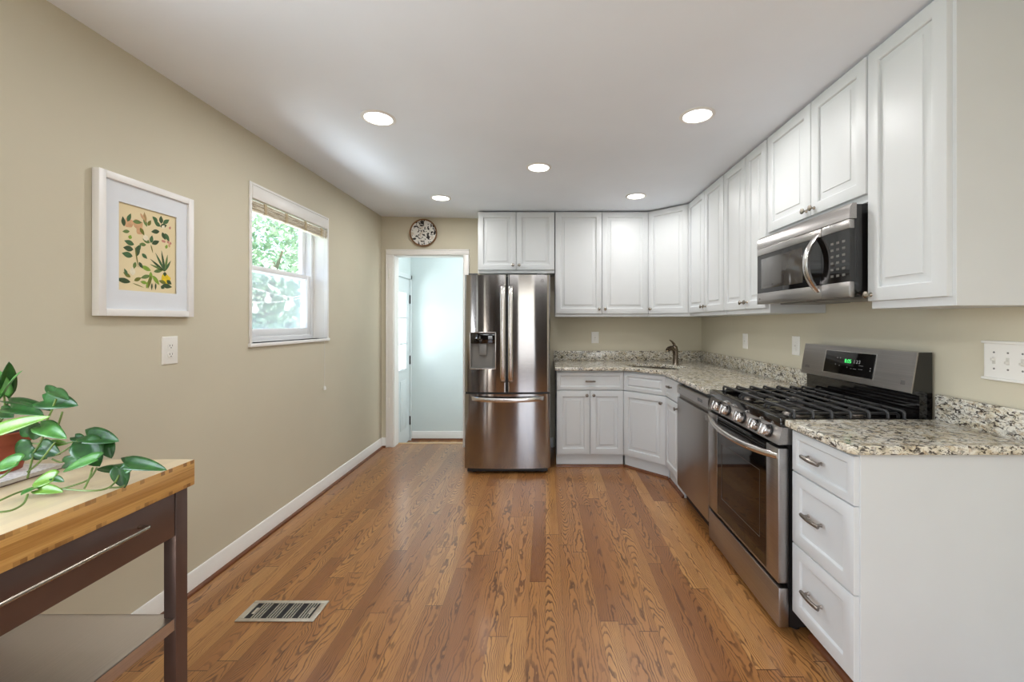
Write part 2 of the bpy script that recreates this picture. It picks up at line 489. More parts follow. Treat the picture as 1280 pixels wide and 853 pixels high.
class MB:
    def __init__(self):
        self.bm = bmesh.new()
        self.mi = 0

    def _v(self, p):
        return self.bm.verts.new(p)

    def _f(self, vs):
        try:
            f = self.bm.faces.new(vs)
            f.material_index = self.mi
            return f
        except ValueError:
            return None

    def box(self, x0, x1, y0, y1, z0, z1, bev=0.0, seg=2):
        vs = [self._v((x, y, z)) for x in (x0, x1) for y in (y0, y1) for z in (z0, z1)]
        idx = ((0, 1, 3, 2), (4, 6, 7, 5), (0, 4, 5, 1), (2, 3, 7, 6), (0, 2, 6, 4), (1, 5, 7, 3))
        fs = [self._f([vs[i] for i in q]) for q in idx]
        if bev > 0:
            es = list({e for f in fs for e in f.edges})
            r = bmesh.ops.bevel(self.bm, geom=es, offset=bev, segments=seg, profile=0.5, affect='EDGES')
            for f in r['faces']:
                f.material_index = self.mi
        return self

    def prism(self, poly, z0, z1, M4=None):
        """poly: list of (x,y), counter-clockwise; extruded along z. M4 moves it elsewhere"""
        T = M4 or Matrix()
        a = [self._v(T @ Vector((x, y, z0))) for x, y in poly]
        b = [self._v(T @ Vector((x, y, z1))) for x, y in poly]
        n = len(poly)
        self._f(a[::-1])
        self._f(b)
        for i in range(n):
            self._f([a[i], a[(i + 1) % n], b[(i + 1) % n], b[i]])
        return self

    def tube(self, pts, r, n=10, cap=True, flat=1.0):
        pts = [Vector(p) for p in pts]
        rs = r if isinstance(r, (list, tuple)) else [r] * len(pts)
        rings = []
        t0 = (pts[1] - pts[0]).normalized()
        ref = Vector((0, 0, 1)) if abs(t0.z) < 0.9 else Vector((1, 0, 0))
        nrm = t0.cross(ref).normalized()
        for i, p in enumerate(pts):
            t = (pts[min(i + 1, len(pts) - 1)] - pts[max(i - 1, 0)]).normalized()
            nrm = (nrm - t * nrm.dot(t)).normalized()
            bi = t.cross(nrm)
            rings.append([self._v(p + (nrm * math.cos(2 * PI * k / n) + bi * math.sin(2 * PI * k / n) * flat) * rs[i]) for k in range(n)])
        for a, b in zip(rings, rings[1:]):
            for k in range(n):
                self._f([a[k], a[(k + 1) % n], b[(k + 1) % n], b[k]])
        if cap:
            self._f(rings[0][::-1])
            self._f(rings[-1])
        return self

    def lathe(self, prof, origin=(0, 0, 0), axis=(0, 0, 1), n=24):
        """prof: list of (radius, height along axis)"""
        ax = Vector(axis).normalized()
        q = Vector((0, 0, 1)).rotation_difference(ax).to_matrix()
        o = Vector(origin)
        rings = []
        for r, h in prof:
            if r < 1e-6:
                rings.append([self._v(o + q @ Vector((0, 0, h)))])
            else:
                rings.append([self._v(o + q @ Vector((r * math.cos(2 * PI * k / n), r * math.sin(2 * PI * k / n), h))) for k in range(n)])
        for a, b in zip(rings, rings[1:]):
            for k in range(n):
                k2 = (k + 1) % n
                if len(a) == 1 and len(b) == 1:
                    continue
                if len(a) == 1:
                    self._f([a[0], b[k2], b[k]])
                elif len(b) == 1:
                    self._f([a[k], a[k2], b[0]])
                else:
                    self._f([a[k], a[k2], b[k2], b[k]])
        return self

    def rings(self, x0, x1, z0, z1, prof, back=None):
        """panel facing -y built of nested rectangles; prof: (inset, y)"""
        loops = []
        for ins, y in prof:
            loops.append([self._v((x0 + ins, y, z0 + ins)), self._v((x1 - ins, y, z0 + ins)), self._v((x1 - ins, y, z1 - ins)), self._v((x0 + ins, y, z1 - ins))])
        for a, b in zip(loops, loops[1:]):
            for k in range(4):
                self._f([a[k], a[(k + 1) % 4], b[(k + 1) % 4], b[k]])
        self._f(loops[-1])
        self._f(loops[0][::-1])
        return self

    def build(self, name, mats, parent=None, smooth=True, ang=35):
        bmesh.ops.recalc_face_normals(self.bm, faces=self.bm.faces)
        me = bpy.data.meshes.new(name)
        self.bm.to_mesh(me)
        self.bm.free()
        if not isinstance(mats, (list, tuple)):
            mats = [mats]
        for m in mats:
            me.materials.append(M[m] if isinstance(m, str) else m)
        if smooth:
            me.shade_smooth()
            me.set_sharp_from_angle(angle=math.radians(ang))
        o = bpy.data.objects.new(name, me)
        COL.objects.link(o)
        if parent:
            o.parent = parent
        return o


def box(name, mat, x0, x1, y0, y1, z0, z1, parent=None, bev=0.0, seg=2):
    return MB().box(x0, x1, y0, y1, z0, z1, bev, seg).build(name, mat, parent)


def tag(o, label, cat, group=None, kind=None):
    o['label'] = label
    o['category'] = cat
    if group:
        o['group'] = group
    if kind:
        o['kind'] = kind
    return o


def thing(name, label, cat, loc=(0, 0, 0), rz=0.0, group=None):
    o = bpy.data.objects.new(name, None)
    o.empty_display_size = 0.1
    o.location = loc
    o.rotation_euler = (0, 0, rz)
    COL.objects.link(o)
    return tag(o, label, cat, group)


def struct(o, label=None):
    o['kind'] = 'structure'
    if label:
        o['label'] = label
    return o


def root(name, loc=(0, 0, 0), rz=0.0):
    o = bpy.data.objects.new(name, None)
    o.location = loc
    o.rotation_euler = (0, 0, rz)
    COL.objects.link(o)
    return struct(o)


def copy_tree(o, parent=None):
    c = o.copy()
    COL.objects.link(c)
    c.parent = parent
    for ch in list(o.children):
        copy_tree(ch, c)
    return c


def cut(o, cutter):
    """subtract a bmesh builder from an object's mesh"""
    co = cutter.build('cutter', 'trim')
    md = o.modifiers.new('cut', 'BOOLEAN')
    md.operation = 'DIFFERENCE'
    md.object = co
    md.solver = 'EXACT'
    if o.parent:
        co.parent = o.parent
    bpy.context.view_layer.update()
    dg = bpy.context.evaluated_depsgraph_get()
    me = bpy.data.meshes.new_from_object(o.evaluated_get(dg))
    o.modifiers.clear()
    o.data = me
    me.shade_smooth()
    me.set_sharp_from_angle(angle=math.radians(30))
    bpy.data.objects.remove(co)
    return o


def text(name, body, size, mat, parent, loc, rot, ext=0.0004, align='CENTER'):
    cu = bpy.data.curves.new(name, 'FONT')
    cu.body = body
    cu.size = size
    cu.extrude = ext
    cu.align_x = align
    cu.align_y = 'CENTER'
    tmp = bpy.data.objects.new(name + '_curve', cu)
    COL.objects.link(tmp)
    bpy.context.view_layer.update()
    dg = bpy.context.evaluated_depsgraph_get()
    me = bpy.data.meshes.new_from_object(tmp.evaluated_get(dg))
    bpy.data.objects.remove(tmp)
    me.materials.clear()
    me.materials.append(M[mat])
    o = bpy.data.objects.new(name, me)
    COL.objects.link(o)
    o.parent = parent
    o.location = loc
    o.rotation_euler = rot
    return o


def at(px, py, Y):
    return Vector(((px - 682.0) / 520.0 * Y, Y, 1.32 - (py - 403.0) / 520.0 * Y))


XL, XR, YB, YR = -1.735, 1.65, 4.40, -3.2
# ------------------------------------------------------------------ the setting
m = MB()
m.box(XL - 0.2, XR + 0.2, YR - 0.2, 4.53, -0.10, 0.0)
struct(m.build('floor', 'floor'))
m = MB()
for (xa, za, xb, zb) in ((-1.95, 2.4445, -0.6, 2.415), (-0.6, 2.415, 1.85, 2.412)):
    m.prism([(xa, za), (xb, zb), (xb, 2.56), (xa, 2.56)], -YR + 0.2, -4.52, Matrix.Rotation(PI / 2, 4, 'X'))
struct(m.build('ceiling', 'ceiling'))
# left wall with window opening
WY0, WY1, WZ0, WZ1 = 2.437, 3.308, 1.182, 2.138
m = MB()
m.box(XL - 0.2, XL, YR - 0.2, -1.60, 0, 2.50)
m.box(XL - 0.2, XL, -1.60, -0.70, 2.10, 2.50)  # invented doorway gap for the side fill
m.box(XL - 0.2, XL, -0.70, 0.30, 0, 2.50)
m.box(XL - 0.2, XL, 0.30, 0.85, 0, 0.95)
m.box(XL - 0.2, XL, 0.30, 0.85, 2.05, 2.50)  # gap for the assumed second window
struct(m.build('wall_rear_left', 'rearwall', smooth=False))
m = MB()
m.box(XL - 0.2, XL, 0.85, WY0, 0, 2.50)
m.box(XL - 0.2, XL, WY1, 4.40, 0, 2.50)
m.box(XL - 0.2, XL, WY0, WY1, 0, WZ0)
m.box(XL - 0.2, XL, WY0, WY1, WZ1, 2.50)
struct(m.build('wall_left', 'wall', smooth=False))
struct(box('wall_right', 'wall', XR, XR + 0.15, YR - 0.2, 4.40, 0, 2.50))
# back wall with doorway
DX0, DX1, DZ = -1.612, -0.862, 2.035
m = MB()
m.box(XL - 0.2, DX0, YB, YB + 0.12, 0, 2.50)
m.box(DX1, XR + 0.15, YB, YB + 0.12, 0, 2.50)
m.box(DX0, DX1, YB, YB + 0.12, DZ, 2.50)
struct(m.build('wall_back', 'wall', smooth=False))
# rear wall behind the camera with an assumed wide opening
m = MB()
m.box(XL - 0.2, -0.27, YR - 0.15, YR, 0, 2.50)
m.box(0.74, XR + 0.15, YR - 0.15, YR, 0, 2.50)
m.box(-0.27, 0.74, YR - 0.15, YR, 0, 0.2)
m.box(-0.27, 0.74, YR - 0.15, YR, 2.18, 2.50)
struct(m.build('wall_rear', 'rearwall', smooth=False))
# hall beyond the doorway, one step down
HZ, HY, HX1 = -0.19, 5.35, 0.3
struct(box('floor_hall', 'floor', XL - 0.2, HX1, 4.53, HY + 0.1, HZ - 0.1, HZ))
struct(box('wall_hall_back', 'hallwall', XL - 0.2, HX1, HY, HY + 0.1, HZ, 2.50))
struct(box('wall_hall_right', 'hallwall', HX1, HX1 + 0.1, 4.52, HY + 0.1, HZ - 0.1, 2.50))
struct(box('ceiling_hall', 'ceiling', XL - 0.2, HX1, 4.52, HY, 2.44, 2.54))
EY0, EY1, EZ1 = 4.56, 5.30, 1.865
m = MB()
m.box(XL - 0.2, XL, 4.52, EY0, HZ, 2.50)
m.box(XL - 0.2, XL, EY1, HY, HZ, 2.50)
m.box(XL - 0.2, XL, EY0, EY1, EZ1, 2.50)
struct(m.build('wall_hall_left', 'hallwall', smooth=False))
m = MB()
m.box(DX0, DX1, YB + 0.12, 4.53, -0.19, -0.001)
m.box(XL, DX0, YB + 0.12, 4.53, -0.19, 2.44)
m.box(DX1, HX1, YB + 0.12, 4.53, -0.19, 2.44)
m.box(DX0, DX1, YB + 0.12, 4.53, DZ, 2.44)
struct(m.build('wall_hall_front', 'hallwall', smooth=False))


def baseboard(m, p0, p1, nrm, h=0.10, t=0.014, z=0.0):
    """profiled board from p0 to p1 on a wall whose room side is nrm"""
    p0, p1, nv = Vector(p0), Vector(p1), Vector(nrm)
    prof = [(0, 0), (t, 0), (t, h - 0.028), (t - 0.004, h - 0.020), (t - 0.004, h - 0.012), (t - 0.009, h - 0.002), (0, h)]
    a = [m._v((p0.x + nv.x * d, p0.y + nv.y * d, z + zz)) for d, zz in prof]
    b = [m._v((p1.x + nv.x * d, p1.y + nv.y * d, z + zz)) for d, zz in prof]
    n = len(prof)
    m._f(a)
    m._f(b[::-1])
    for i in range(n):
        m._f([a[i], a[(i + 1) % n], b[(i + 1) % n], b[i]])


def quarter(m, p0, p1, nrm, r=0.017, z=0.0):
    p0, p1, nv = Vector(p0), Vector(p1), Vector(nrm)
    prof = [(0, 0)] + [(r * math.cos(k * PI / 10), r * math.sin(k * PI / 10)) for k in range(6)]
    a = [m._v((p0.x + nv.x * d, p0.y + nv.y * d, z + zz)) for d, zz in prof]
    b = [m._v((p1.x + nv.x * d, p1.y + nv.y * d, z + zz)) for d, zz in prof]
    n = len(prof)
    m._f(a)
    m._f(b[::-1])
    for i in range(n):
        m._f([a[i], a[(i + 1) % n], b[(i + 1) % n], b[i]])


m = MB(); baseboard(m, (XL, YR), (XL, -1.60), (1, 0)); baseboard(m, (XL, -0.70), (XL, YB), (1, 0)); struct(m.build('baseboard_left', 'trim'))
m = MB(); baseboard(m, (XL, YB), (-1.686, YB), (0, -1)); baseboard(m, (-0.80, YB), (0.08, YB), (0, -1)); struct(m.build('baseboard_back', 'trim'))
m = MB(); baseboard(m, (XR, YR), (XR, 1.35), (-1, 0)); struct(m.build('baseboard_right', 'trim'))
m = MB(); baseboard(m, (XL, HY), (HX1, HY), (0, -1), z=HZ, h=0.11); struct(m.build('baseboard_hall', 'trim'))
m = MB()
quarter(m, (XL + 0.014, -0.70), (XL + 0.014, YB - 0.014), (1, 0))
quarter(m, (XL + 0.014, YB - 0.014), (-1.686, YB - 0.014), (0, -1))
struct(m.build('trim_1', 'shoe'))
m = MB(); quarter(m, (XL, HY - 0.014), (HX1, HY - 0.014), (0, -1), r=0.02, z=HZ); struct(m.build('trim_2', 'shoe'))
m = MB()
for (y0, y1, z0, z1) in ((0.24, 0.30, 0.90, 2.11), (0.85, 0.91, 0.90, 2.11), (0.30, 0.85, 2.05, 2.11), (0.30, 0.85, 0.90, 0.95), (0.30, 0.85, 1.49, 1.52)):
    m.box(XL - 0.10 if 1.4 < z0 < 1.6 else XL, XL - 0.06 if 1.4 < z0 < 1.6 else XL + 0.014, y0, y1, z0, z1, 0.002)
struct(m.build('trim_5', 'trim'))  # frame of the assumed second window, out of view
# doorway casing and jamb liner
m = MB()


def casing_piece(m, x0, x1, z0, z1, horiz=False):
    m.box(x0, x1, YB - 0.016, YB - 0.001, z0, z1, 0.003)
    if horiz:
        m.box(x0, x1, YB - 0.021, YB - 0.001, z1 - 0.016, z1, 0.003)
    else:
        if x0 < -1.2:
            m.box(x0, x0 + 0.014, YB - 0.021, YB - 0.001, z0, z1, 0.003)
        else:
            m.box(x1 - 0.014, x1, YB - 0.021, YB - 0.001, z0, z1, 0.003)


casing_piece(m, -1.684, -1.606, 0, 2.030)
casing_piece(m, -0.868, -0.806, 0, 2.030)
casing_piece(m, -1.684, -0.806, 2.030, 2.088, True)
m.box(DX0, DX0 + 0.012, YB - 0.001, YB + 0.13, 0, DZ - 0.012)
m.box(DX1 - 0.012, DX1, YB - 0.001, YB + 0.13, 0, DZ - 0.012)
m.box(DX0, DX1, YB - 0.001, YB + 0.13, DZ - 0.012, DZ)
tr = struct(m.build('trim_3', 'trim'))
m = MB()
for z in (1.78, 0.42):
    m.box(DX0 - 0.045, DX0 - 0.030, YB - 0.018, YB - 0.015, z, z + 0.10, 0.001)
    for k in range(3):
        m.lathe([(0.0, 0.0), (0.006, 0.0), (0.006, 0.003), (0, 0.004)], (DX0 - 0.0375, YB - 0.0175, z + 0.02 + 0.03 * k), (0, -1, 0), 10)
h = m.build('hinge_plate', 'plate', tr)
struct(MB().box(DX0, DX1, 4.515, 4.545, -0.02, 0.006, 0.003).build('trim_4', 'thresh'))

# ------------------------------------------------------------------ window_1 in the left wall
wr = root('window_1', (XL, WY0, WZ0))
WW, WH = WY1 - WY0, WZ1 - WZ0
m = MB()  # jamb liner and face bead
for (y0, y1, z0, z1) in ((0, 0.010, 0, WH), (WW - 0.010, WW, 0, WH), (0.01, WW - 0.01, WH - 0.010, WH), (0.01, WW - 0.01, 0, 0.012)):
    m.box(-0.2, 0.004, y0, y1, z0, z1)
for (y0, y1, z0, z1) in ((-0.008, 0.012, -0.004, WH + 0.010), (WW - 0.012, WW + 0.006, -0.004, WH + 0.010), (0.012, WW - 0.012, WH - 0.004, WH + 0.010)):
    m.box(0.0, 0.009, y0, y1, z0, z1, 0.002)
m.build('window_frame', 'trim', wr)
MB().box(-0.10, 0.016, -0.012, WW + 0.012, -0.010, 0.012, 0.004).build('window_sill', 'trim', wr)
m = MB()  # outer stop frame
for (y0, y1, z0, z1) in ((0.010, 0.040, 0.012, WH - 0.01), (WW - 0.040, WW - 0.010, 0.012, WH - 0.01), (0.04, WW - 0.04, WH - 0.05, WH - 0.01), (0.04, WW - 0.04, 0.012, 0.045)):
    m.box(-0.19, -0.105, y0, y1, z0, z1, 0.003)
m.build('sash_track', 'vinyl', wr)


def sash(name, xc, z0, z1, bot, top):
    m = MB()
    y0, y1 = 0.042, WW - 0.042
    st = 0.045
    m.box(xc - 0.016, xc + 0.016, y0, y0 + st, z0, z1, 0.004)
    m.box(xc - 0.016, xc + 0.016, y1 - st, y1, z0, z1, 0.004)
    m.box(xc - 0.016, xc + 0.016, y0 + st, y1 - st, z0, z0 + bot, 0.004)
    m.box(xc - 0.016, xc + 0.016, y0 + st, y1 - st, z1 - top, z1, 0.004)
    s = m.build('sash', 'vinyl', wr)
    box('pane', 'glass', xc - 0.003, xc + 0.003, y0 + st - 0.004, y1 - st + 0.004, z0 + bot - 0.004, z1 - top + 0.004, s)
    return s


sash('upper', -0.165, 0.465, WH - 0.045, 0.035, 0.045)
ls = sash('lower', -0.125, 0.045, 0.500, 0.050, 0.034)
MB().box(-0.108, -0.094, WW - 0.058, WW - 0.044, 0.40, 0.47, 0.003).build('sash_latch', 'vinyl', ls)

box('insect_screen', 'screen', -0.193, -0.191, 0.03, WW - 0.03, 0.045, 0.47, wr)
# blind at the top of the window
bl = thing('window_blind', 'woven bamboo blind drawn up under its white headrail at the window', 'blind', (XL, WY0, WZ0))
MB().box(-0.035, 0.012, 0.014, WW - 0.014, 0.872, WH - 0.008, 0.003).build('headrail', 'trim', bl)
m = MB()
for k in range(5):
    m.box(-0.030 + 0.003 * (k % 2), 0.004 + 0.003 * (k % 2), 0.018, WW - 0.018, 0.800 + k * 0.0125, 0.811 + k * 0.0125, 0.002)
m.build('folded_slats', 'blind', bl)
for yy in (0.12, 0.33, 0.55, 0.76):
    MB().box(-0.008, 0.0105, yy, yy + 0.022, 0.800, 0.864, 0.002).build('ladder_tape', 'tape', bl)
m = MB()
m.tube([(0.014, 0.80, 0.88), (0.0145, 0.80, 0.3), (0.015, 0.801, -0.36)], 0.0012, 6)
m.build('cord', 'wire', bl)
m = MB()
m.lathe([(0, 0), (0.0095, 0.0), (0.010, 0.012), (0.008, 0.024), (0.003, 0.03), (0, 0.03)], (0.0155, 0.801, -0.388), (0, 0, 1), 14)
m.build('cord_tassel', 'wire', bl)

# ------------------------------------------------------------------ door_1: exterior door in the hall
dr = root('door_1', (XL, EY0, HZ))
DWd, DH = EY1 - EY0, EZ1 - HZ
GY0, GY1, GZ0, GZ1 = 0.11, DWd - 0.135, 0.93, 1.88
m = MB()
m.box(-0.045, 0, 0.004, GY0, 0.01, DH - 0.004)
m.box(-0.045, 0, GY1, DWd - 0.004, 0.01, DH - 0.004)
m.box(-0.045, 0, GY0, GY1, 0.01, GZ0)
m.box(-0.045, 0, GY0, GY1, GZ1, DH - 0.004)
for y0, y1 in ((0.10, DWd / 2 - 0.03), (DWd / 2 + 0.03, DWd - 0.12)):
    m.box(0, 0.006, y0, y1, 0.20, 0.80, 0.005)
    m.box(0, 0.010, y0 + 0.03, y1 - 0.03, 0.23, 0.77, 0.006)
m.build('panel', 'door', dr)
gl = box('pane', 'glass', -0.026, -0.020, GY0, GY1, GZ0, GZ1, dr)
m = MB()
for k in range(1, 3):
    yy = GY0 + (GY1 - GY0) * k / 3
    m.box(-0.04, 0.006, yy - 0.010, yy + 0.010, GZ0, GZ1, 0.003)
    zz = GZ0 + (GZ1 - GZ0) * k / 3
    m.box(-0.04, 0.006, GY0, GY1, zz - 0.010, zz + 0.010, 0.003)
for (y0, y1, z0, z1) in ((GY0 - 0.02, GY0 + 0.012, GZ0 - 0.02, GZ1 + 0.02), (GY1 - 0.012, GY1 + 0.02, GZ0 - 0.02, GZ1 + 0.02), (GY0, GY1, GZ0 - 0.02, GZ0 + 0.012), (GY0, GY1, GZ1 - 0.012, GZ1 + 0.02)):
    m.box(-0.002, 0.010, y0, y1, z0, z1, 0.003)
m.build('muntin', 'door', dr)
for zz in (0.26, 1.03, 1.80):
    MB().tube([(0.008, DWd - 0.002, zz - 0.055), (0.008, DWd - 0.002, zz + 0.055)], 0.009, 10).build('hinge', 'hinge', dr)
m = MB()
m.box(0.001, 0.018, DWd + 0.004, DWd + 0.046, 0, DH + 0.055, 0.003)
m.box(0.001, 0.018, -0.03, DWd + 0.046, DH, DH + 0.055, 0.003)
m.build('casing', 'door', dr)

# ------------------------------------------------------------------ cabinets
DOOR_T = 0.020


def raised(m, x0, x1, z0, z1, t=DOOR_T, st=0.056, raise_=True):
    w_ = min(x1 - x0, z1 - z0)
    if w_ < 0.2:
        st = 0.036
    y = -t
    if raise_:
        pr = [(0, 0), (0, y + 0.005), (0.0015, y + 0.0015), (0.005, y), (st - 0.005, y), (st - 0.001, y + 0.003), (st, y + 0.011), (st + 0.007, y + 0.012),
              (st + 0.030, y + 0.004), (st + 0.032, y + 0.001), (st + 0.036, y + 0.0008)]
        if w_ < 0.2:
            pr = pr[:8] + [(st + 0.016, y + 0.004), (st + 0.018, y + 0.0025)]
    else:
        pr = [(0, 0), (0, y + 0.005), (0.0015, y + 0.0015), (0.005, y), (st - 0.008, y), (st - 0.004, y + 0.002), (st, y + 0.009), (st + 0.004, y + 0.0095)]
    m.rings(x0, x1, z0, z1, pr)


def knob(parent, x, z, mat='nickel', t=DOOR_T):
    m = MB()
    m.lathe([(0, 0), (0.009, 0), (0.008, 0.003), (0.005, 0.006), (0.005, 0.014), (0.011, 0.018), (0.0145, 0.022), (0.0140, 0.026), (0.009, 0.029), (0, 0.030)], (x, -t, z), (0, -1, 0), 20)
    return m.build('knob', mat, parent)


def pull(parent, x, z, L=0.10, mat='dnickel', t=DOOR_T):
    m = MB()
    for s in (-1, 1):
        m.lathe([(0, 0), (0.007, 0), (0.005, 0.004), (0.0045, 0.020), (0.0045, 0.026)], (x + s * L * 0.36, -t, z), (0, -1, 0), 12)
    pts = []
    rs = []
    for k in range(13):
        a = k / 12 * 2 - 1
        pts.append((x + a * L / 2, -t - 0.026 + 0.004 * a * a, z))
        rs.append(0.0088 - 0.0012 * abs(a) if abs(a) < 0.95 else 0.0066)
    m.tube(pts, rs, 10)
    return m.build('pull_handle', mat, parent)


def cabinet(name, label, loc, rz, W, H, D, fronts, base=False, poly=None, group=None, side='cab', toe_end=False):
    r = thing(name, label, 'cabinet', loc, rz, group)
    m = MB()
    g = 0.0015
    z0 = 0.105 if base else 0.0
    if poly is None:
        m.box(g, W - g, 0.0, D, z0, H, 0.001, 1)
    else:
        m.prism(poly, z0, H)
    m.build('carcass', side, r)
    if base:
        m = MB()
        rec = 0.065 if name == 'drawer_cabinet' else 0.022
        if poly is None:
            m.box(g, W - g, rec, D - 0.01, 0.0, 0.105)
        else:
            n = len(poly)
            c = Vector((sum(p[0] for p in poly) / n, sum(p[1] for p in poly) / n))
            m.prism([(x, max(y, rec)) for x, y in poly], 0, 0.105)
        m.build('toe_kick', 'cab', r)
        m = MB()
        quarter(m, (0.002, rec - 0.001), (W - 0.002, rec - 0.001), (0, -1), r=0.019)
        m.build('shoe_strip', 'shoe', r)
    for f in fronts:
        kind, x0, x1, za, zb = f[:5]
        m = MB()
        raised(m, x0, x1, za, zb, raise_=(kind == 'door' or kind == 'false'))
        fo = m.build('door' if kind == 'door' else ('false_drawer_front' if kind == 'false' else 'drawer'), 'cab', r)
        if len(f) > 5 and f[5]:
            hk, hx, hz = f[5]
            if hk == 'knob':
                knob(fo, hx, hz, f[6] if len(f) > 6 else 'nickel')
            else:
                pull(fo, hx, hz, f[7] if len(f) > 7 else 0.10, f[6] if len(f) > 6 else 'dnickel')
    return r


ZU, ZT = 1.374, 2.405           # wall cabinet bottom, top
HU = ZT - ZU
ZS = 1.803                      # short cabinets
HS = ZT - ZS
RU = 1.32                       # face plane of right wall cabinets
FU = 4.095                      # face plane of back wall cabinets
db, dt = 0.030, 0.004


def two_doors(W, H, mid=None, kz=0.045):
    mid = mid or W / 2
    e = 0.004
    return [('door', e, mid - 0.0018, db, H - dt, ('knob', mid - 0.030, db + kz)), ('door', mid + 0.0015, W - e, db, H - dt, ('knob', mid + 0.030, db + kz))]


cabinet('wall_cabinet', 'short white double-door wall cabinet above the refrigerator', (-0.667, FU, ZS), 0, 0.757, HS, YB - FU - 0.002, two_doors(0.757, HS, 0.379))
cabinet('wall_cabinet', 'white double-door wall cabinet on the back wall beside the refrigerator', (0.093, FU, ZU), 0, 0.917, HU, YB - FU - 0.002, two_doors(0.917, HU, 0.459))
# diagonal corner
ax, ay, bx_, by_ = 1.011, FU, RU, 3.803
th = math.atan2(by_ - ay, bx_ - ax)
L = math.hypot(bx_ - ax, by_ - ay)


def to_local(pts, o, th_):
    out = []
    for (x, y) in pts:
        dx, dy = x - o[0], y - o[1]
        out.append((dx * math.cos(th_) + dy * math.sin(th_), -dx * math.sin(th_) + dy * math.cos(th_)))
    return out


pl = to_local([(ax, ay), (bx_, by_), (XR - 0.002, by_), (XR - 0.002, YB - 0.002), (ax, YB - 0.002)], (ax, ay), th)
cabinet('corner_wall_cabinet', 'white single-door diagonal wall cabinet in the corner over the sink', (ax, ay, ZU), th, L, HU, 0.3,
        [('door', 0.010, L - 0.010, db, HU - dt, ('knob', 0.040, db + 0.045))], poly=pl)
cabinet('wall_cabinet', 'white double-door wall cabinet on the right wall next to the corner cabinet', (RU, 3.80, ZU), -PI / 2, 0.757, HU, XR - RU - 0.002, two_doors(0.757, HU, 0.392))
cabinet('wall_cabinet', 'white double-door wall cabinet on the right wall against the microwave', (RU, 3.041, ZU), -PI / 2, 0.596, HU, XR - RU - 0.002, two_doors(0.585, HU, 0.33))
cabinet('wall_cabinet', 'short white double-door wall cabinet above the microwave', (RU, 2.443, ZS + 0.010), -PI / 2, 0.757, HS - 0.010, XR - RU - 0.002, two_doors(0.757, HS - 0.010, 0.40, 0.03))
cabinet('wall_cabinet', 'tall white single-door wall cabinet at the near end of the right wall', (RU, 1.684, ZU), -PI / 2, 0.349, HU, XR - RU - 0.002,
        [('door', 0.003, 0.335, db, HU - dt, ('knob', 0.022, db + 0.026))])

# base cabinets
BZ = 0.884
FB = 3.79
cabinet('base_cabinet', 'white base cabinet with one wide drawer over two doors beside the refrigerator', (0.098, FB, 0), 0, 0.612, BZ, YB - FB - 0.002, [
    ('drawer', 0.004, 0.608, 0.706, 0.866, ('pull', 0.306, 0.786), 'dnickel', 0.09),
    ('door', 0.004, 0.3045, 0.122, 0.698, ('knob', 0.275, 0.66), 'dnickel'), ('door', 0.3075, 0.608, 0.122, 0.698, ('knob', 0.337, 0.66), 'dnickel')], base=True)
ax, ay, bx_, by_ = 0.712, FB, 1.022, 3.486
th = math.atan2(by_ - ay, bx_ - ax)
L = math.hypot(bx_ - ax, by_ - ay)
pl = to_local([(ax, ay), (bx_, by_), (XR - 0.002, by_), (XR - 0.002, YB - 0.002), (ax, YB - 0.002)], (ax, ay), th)
cb = cabinet('corner_base_cabinet', 'white diagonal base cabinet with a single door under the corner sink', (ax, ay, 0), th, L, BZ - 0.19, 0.5, [
    ('false', 0.010, L - 0.010, 0.706, 0.866, None), ('door', 0.010, L - 0.010, 0.122, 0.698, ('knob', L - 0.045, 0.64), 'dnickel')], base=True, poly=pl)
MB().box(0.0, L, 0.0, 0.018, BZ - 0.19, BZ).build('front_rail', 'cab', cb)
cabinet('base_cabinet', 'narrow white base cabinet with one drawer between the corner sink and dishwasher', (1.02, 3.484, 0), -PI / 2, 0.364, BZ, XR - 1.022, [
    ('drawer', 0.004, 0.360, 0.706, 0.866, ('pull', 0.150, 0.80), 'dnickel', 0.09), ('door', 0.004, 0.360, 0.122, 0.698, ('knob', 0.325, 0.66), 'dnickel')], base=True)
cabinet('drawer_cabinet', 'white base cabinet of three drawers at the near end beside the range', (1.05, 1.742, 0), -PI / 2, 0.357, BZ, XR - 1.052, [
    ('drawer', 0.002, 0.350, 0.704, 0.870, ('pull', 0.150, 0.79), 'dnickel', 0.105),
    ('drawer', 0.002, 0.350, 0.405, 0.700, ('pull', 0.150, 0.560), 'dnickel', 0.105),
    ('drawer', 0.002, 0.350, 0.114, 0.401, ('pull', 0.150, 0.255), 'dnickel', 0.105)], base=True)

# ------------------------------------------------------------------ countertops


def slab(name, outer, holes, z0, z1, mat, bev=0.005):
    cu = bpy.data.curves.new(name, 'CURVE')
    cu.dimensions = '2D'
    cu.fill_mode = 'BOTH'
    cu.extrude = (z1 - z0) / 2 - bev
    cu.bevel_depth = bev
    cu.bevel_resolution = 2
    cu.offset = -bev
    for ring in [outer] + holes:
        sp = cu.splines.new('POLY')
        sp.points.add(len(ring) - 1)
        for p, (x, y) in zip(sp.points, ring):
            p.co = (x, y, 0, 1)
        sp.use_cyclic_u = True
    tmp = bpy.data.objects.new(name + '_c', cu)
    COL.objects.link(tmp)
    bpy.context.view_layer.update()
    me = bpy.data.meshes.new_from_object(tmp.evaluated_get(bpy.context.evaluated_depsgraph_get()))
    bpy.data.objects.remove(tmp)
    for v in me.vertices:
        v.co.z += (z0 + z1) / 2
    me.materials.clear()
    me.materials.append(M[mat])
    me.shade_smooth()
    me.set_sharp_from_angle(angle=math.radians(35))
    o = bpy.data.objects.new(name, me)
    COL.objects.link(o)
    return o


SKC = Vector((1.015, 3.845))
sd, sn = Vector((0.7071, -0.7071)), Vector((0.7071, 0.7071))


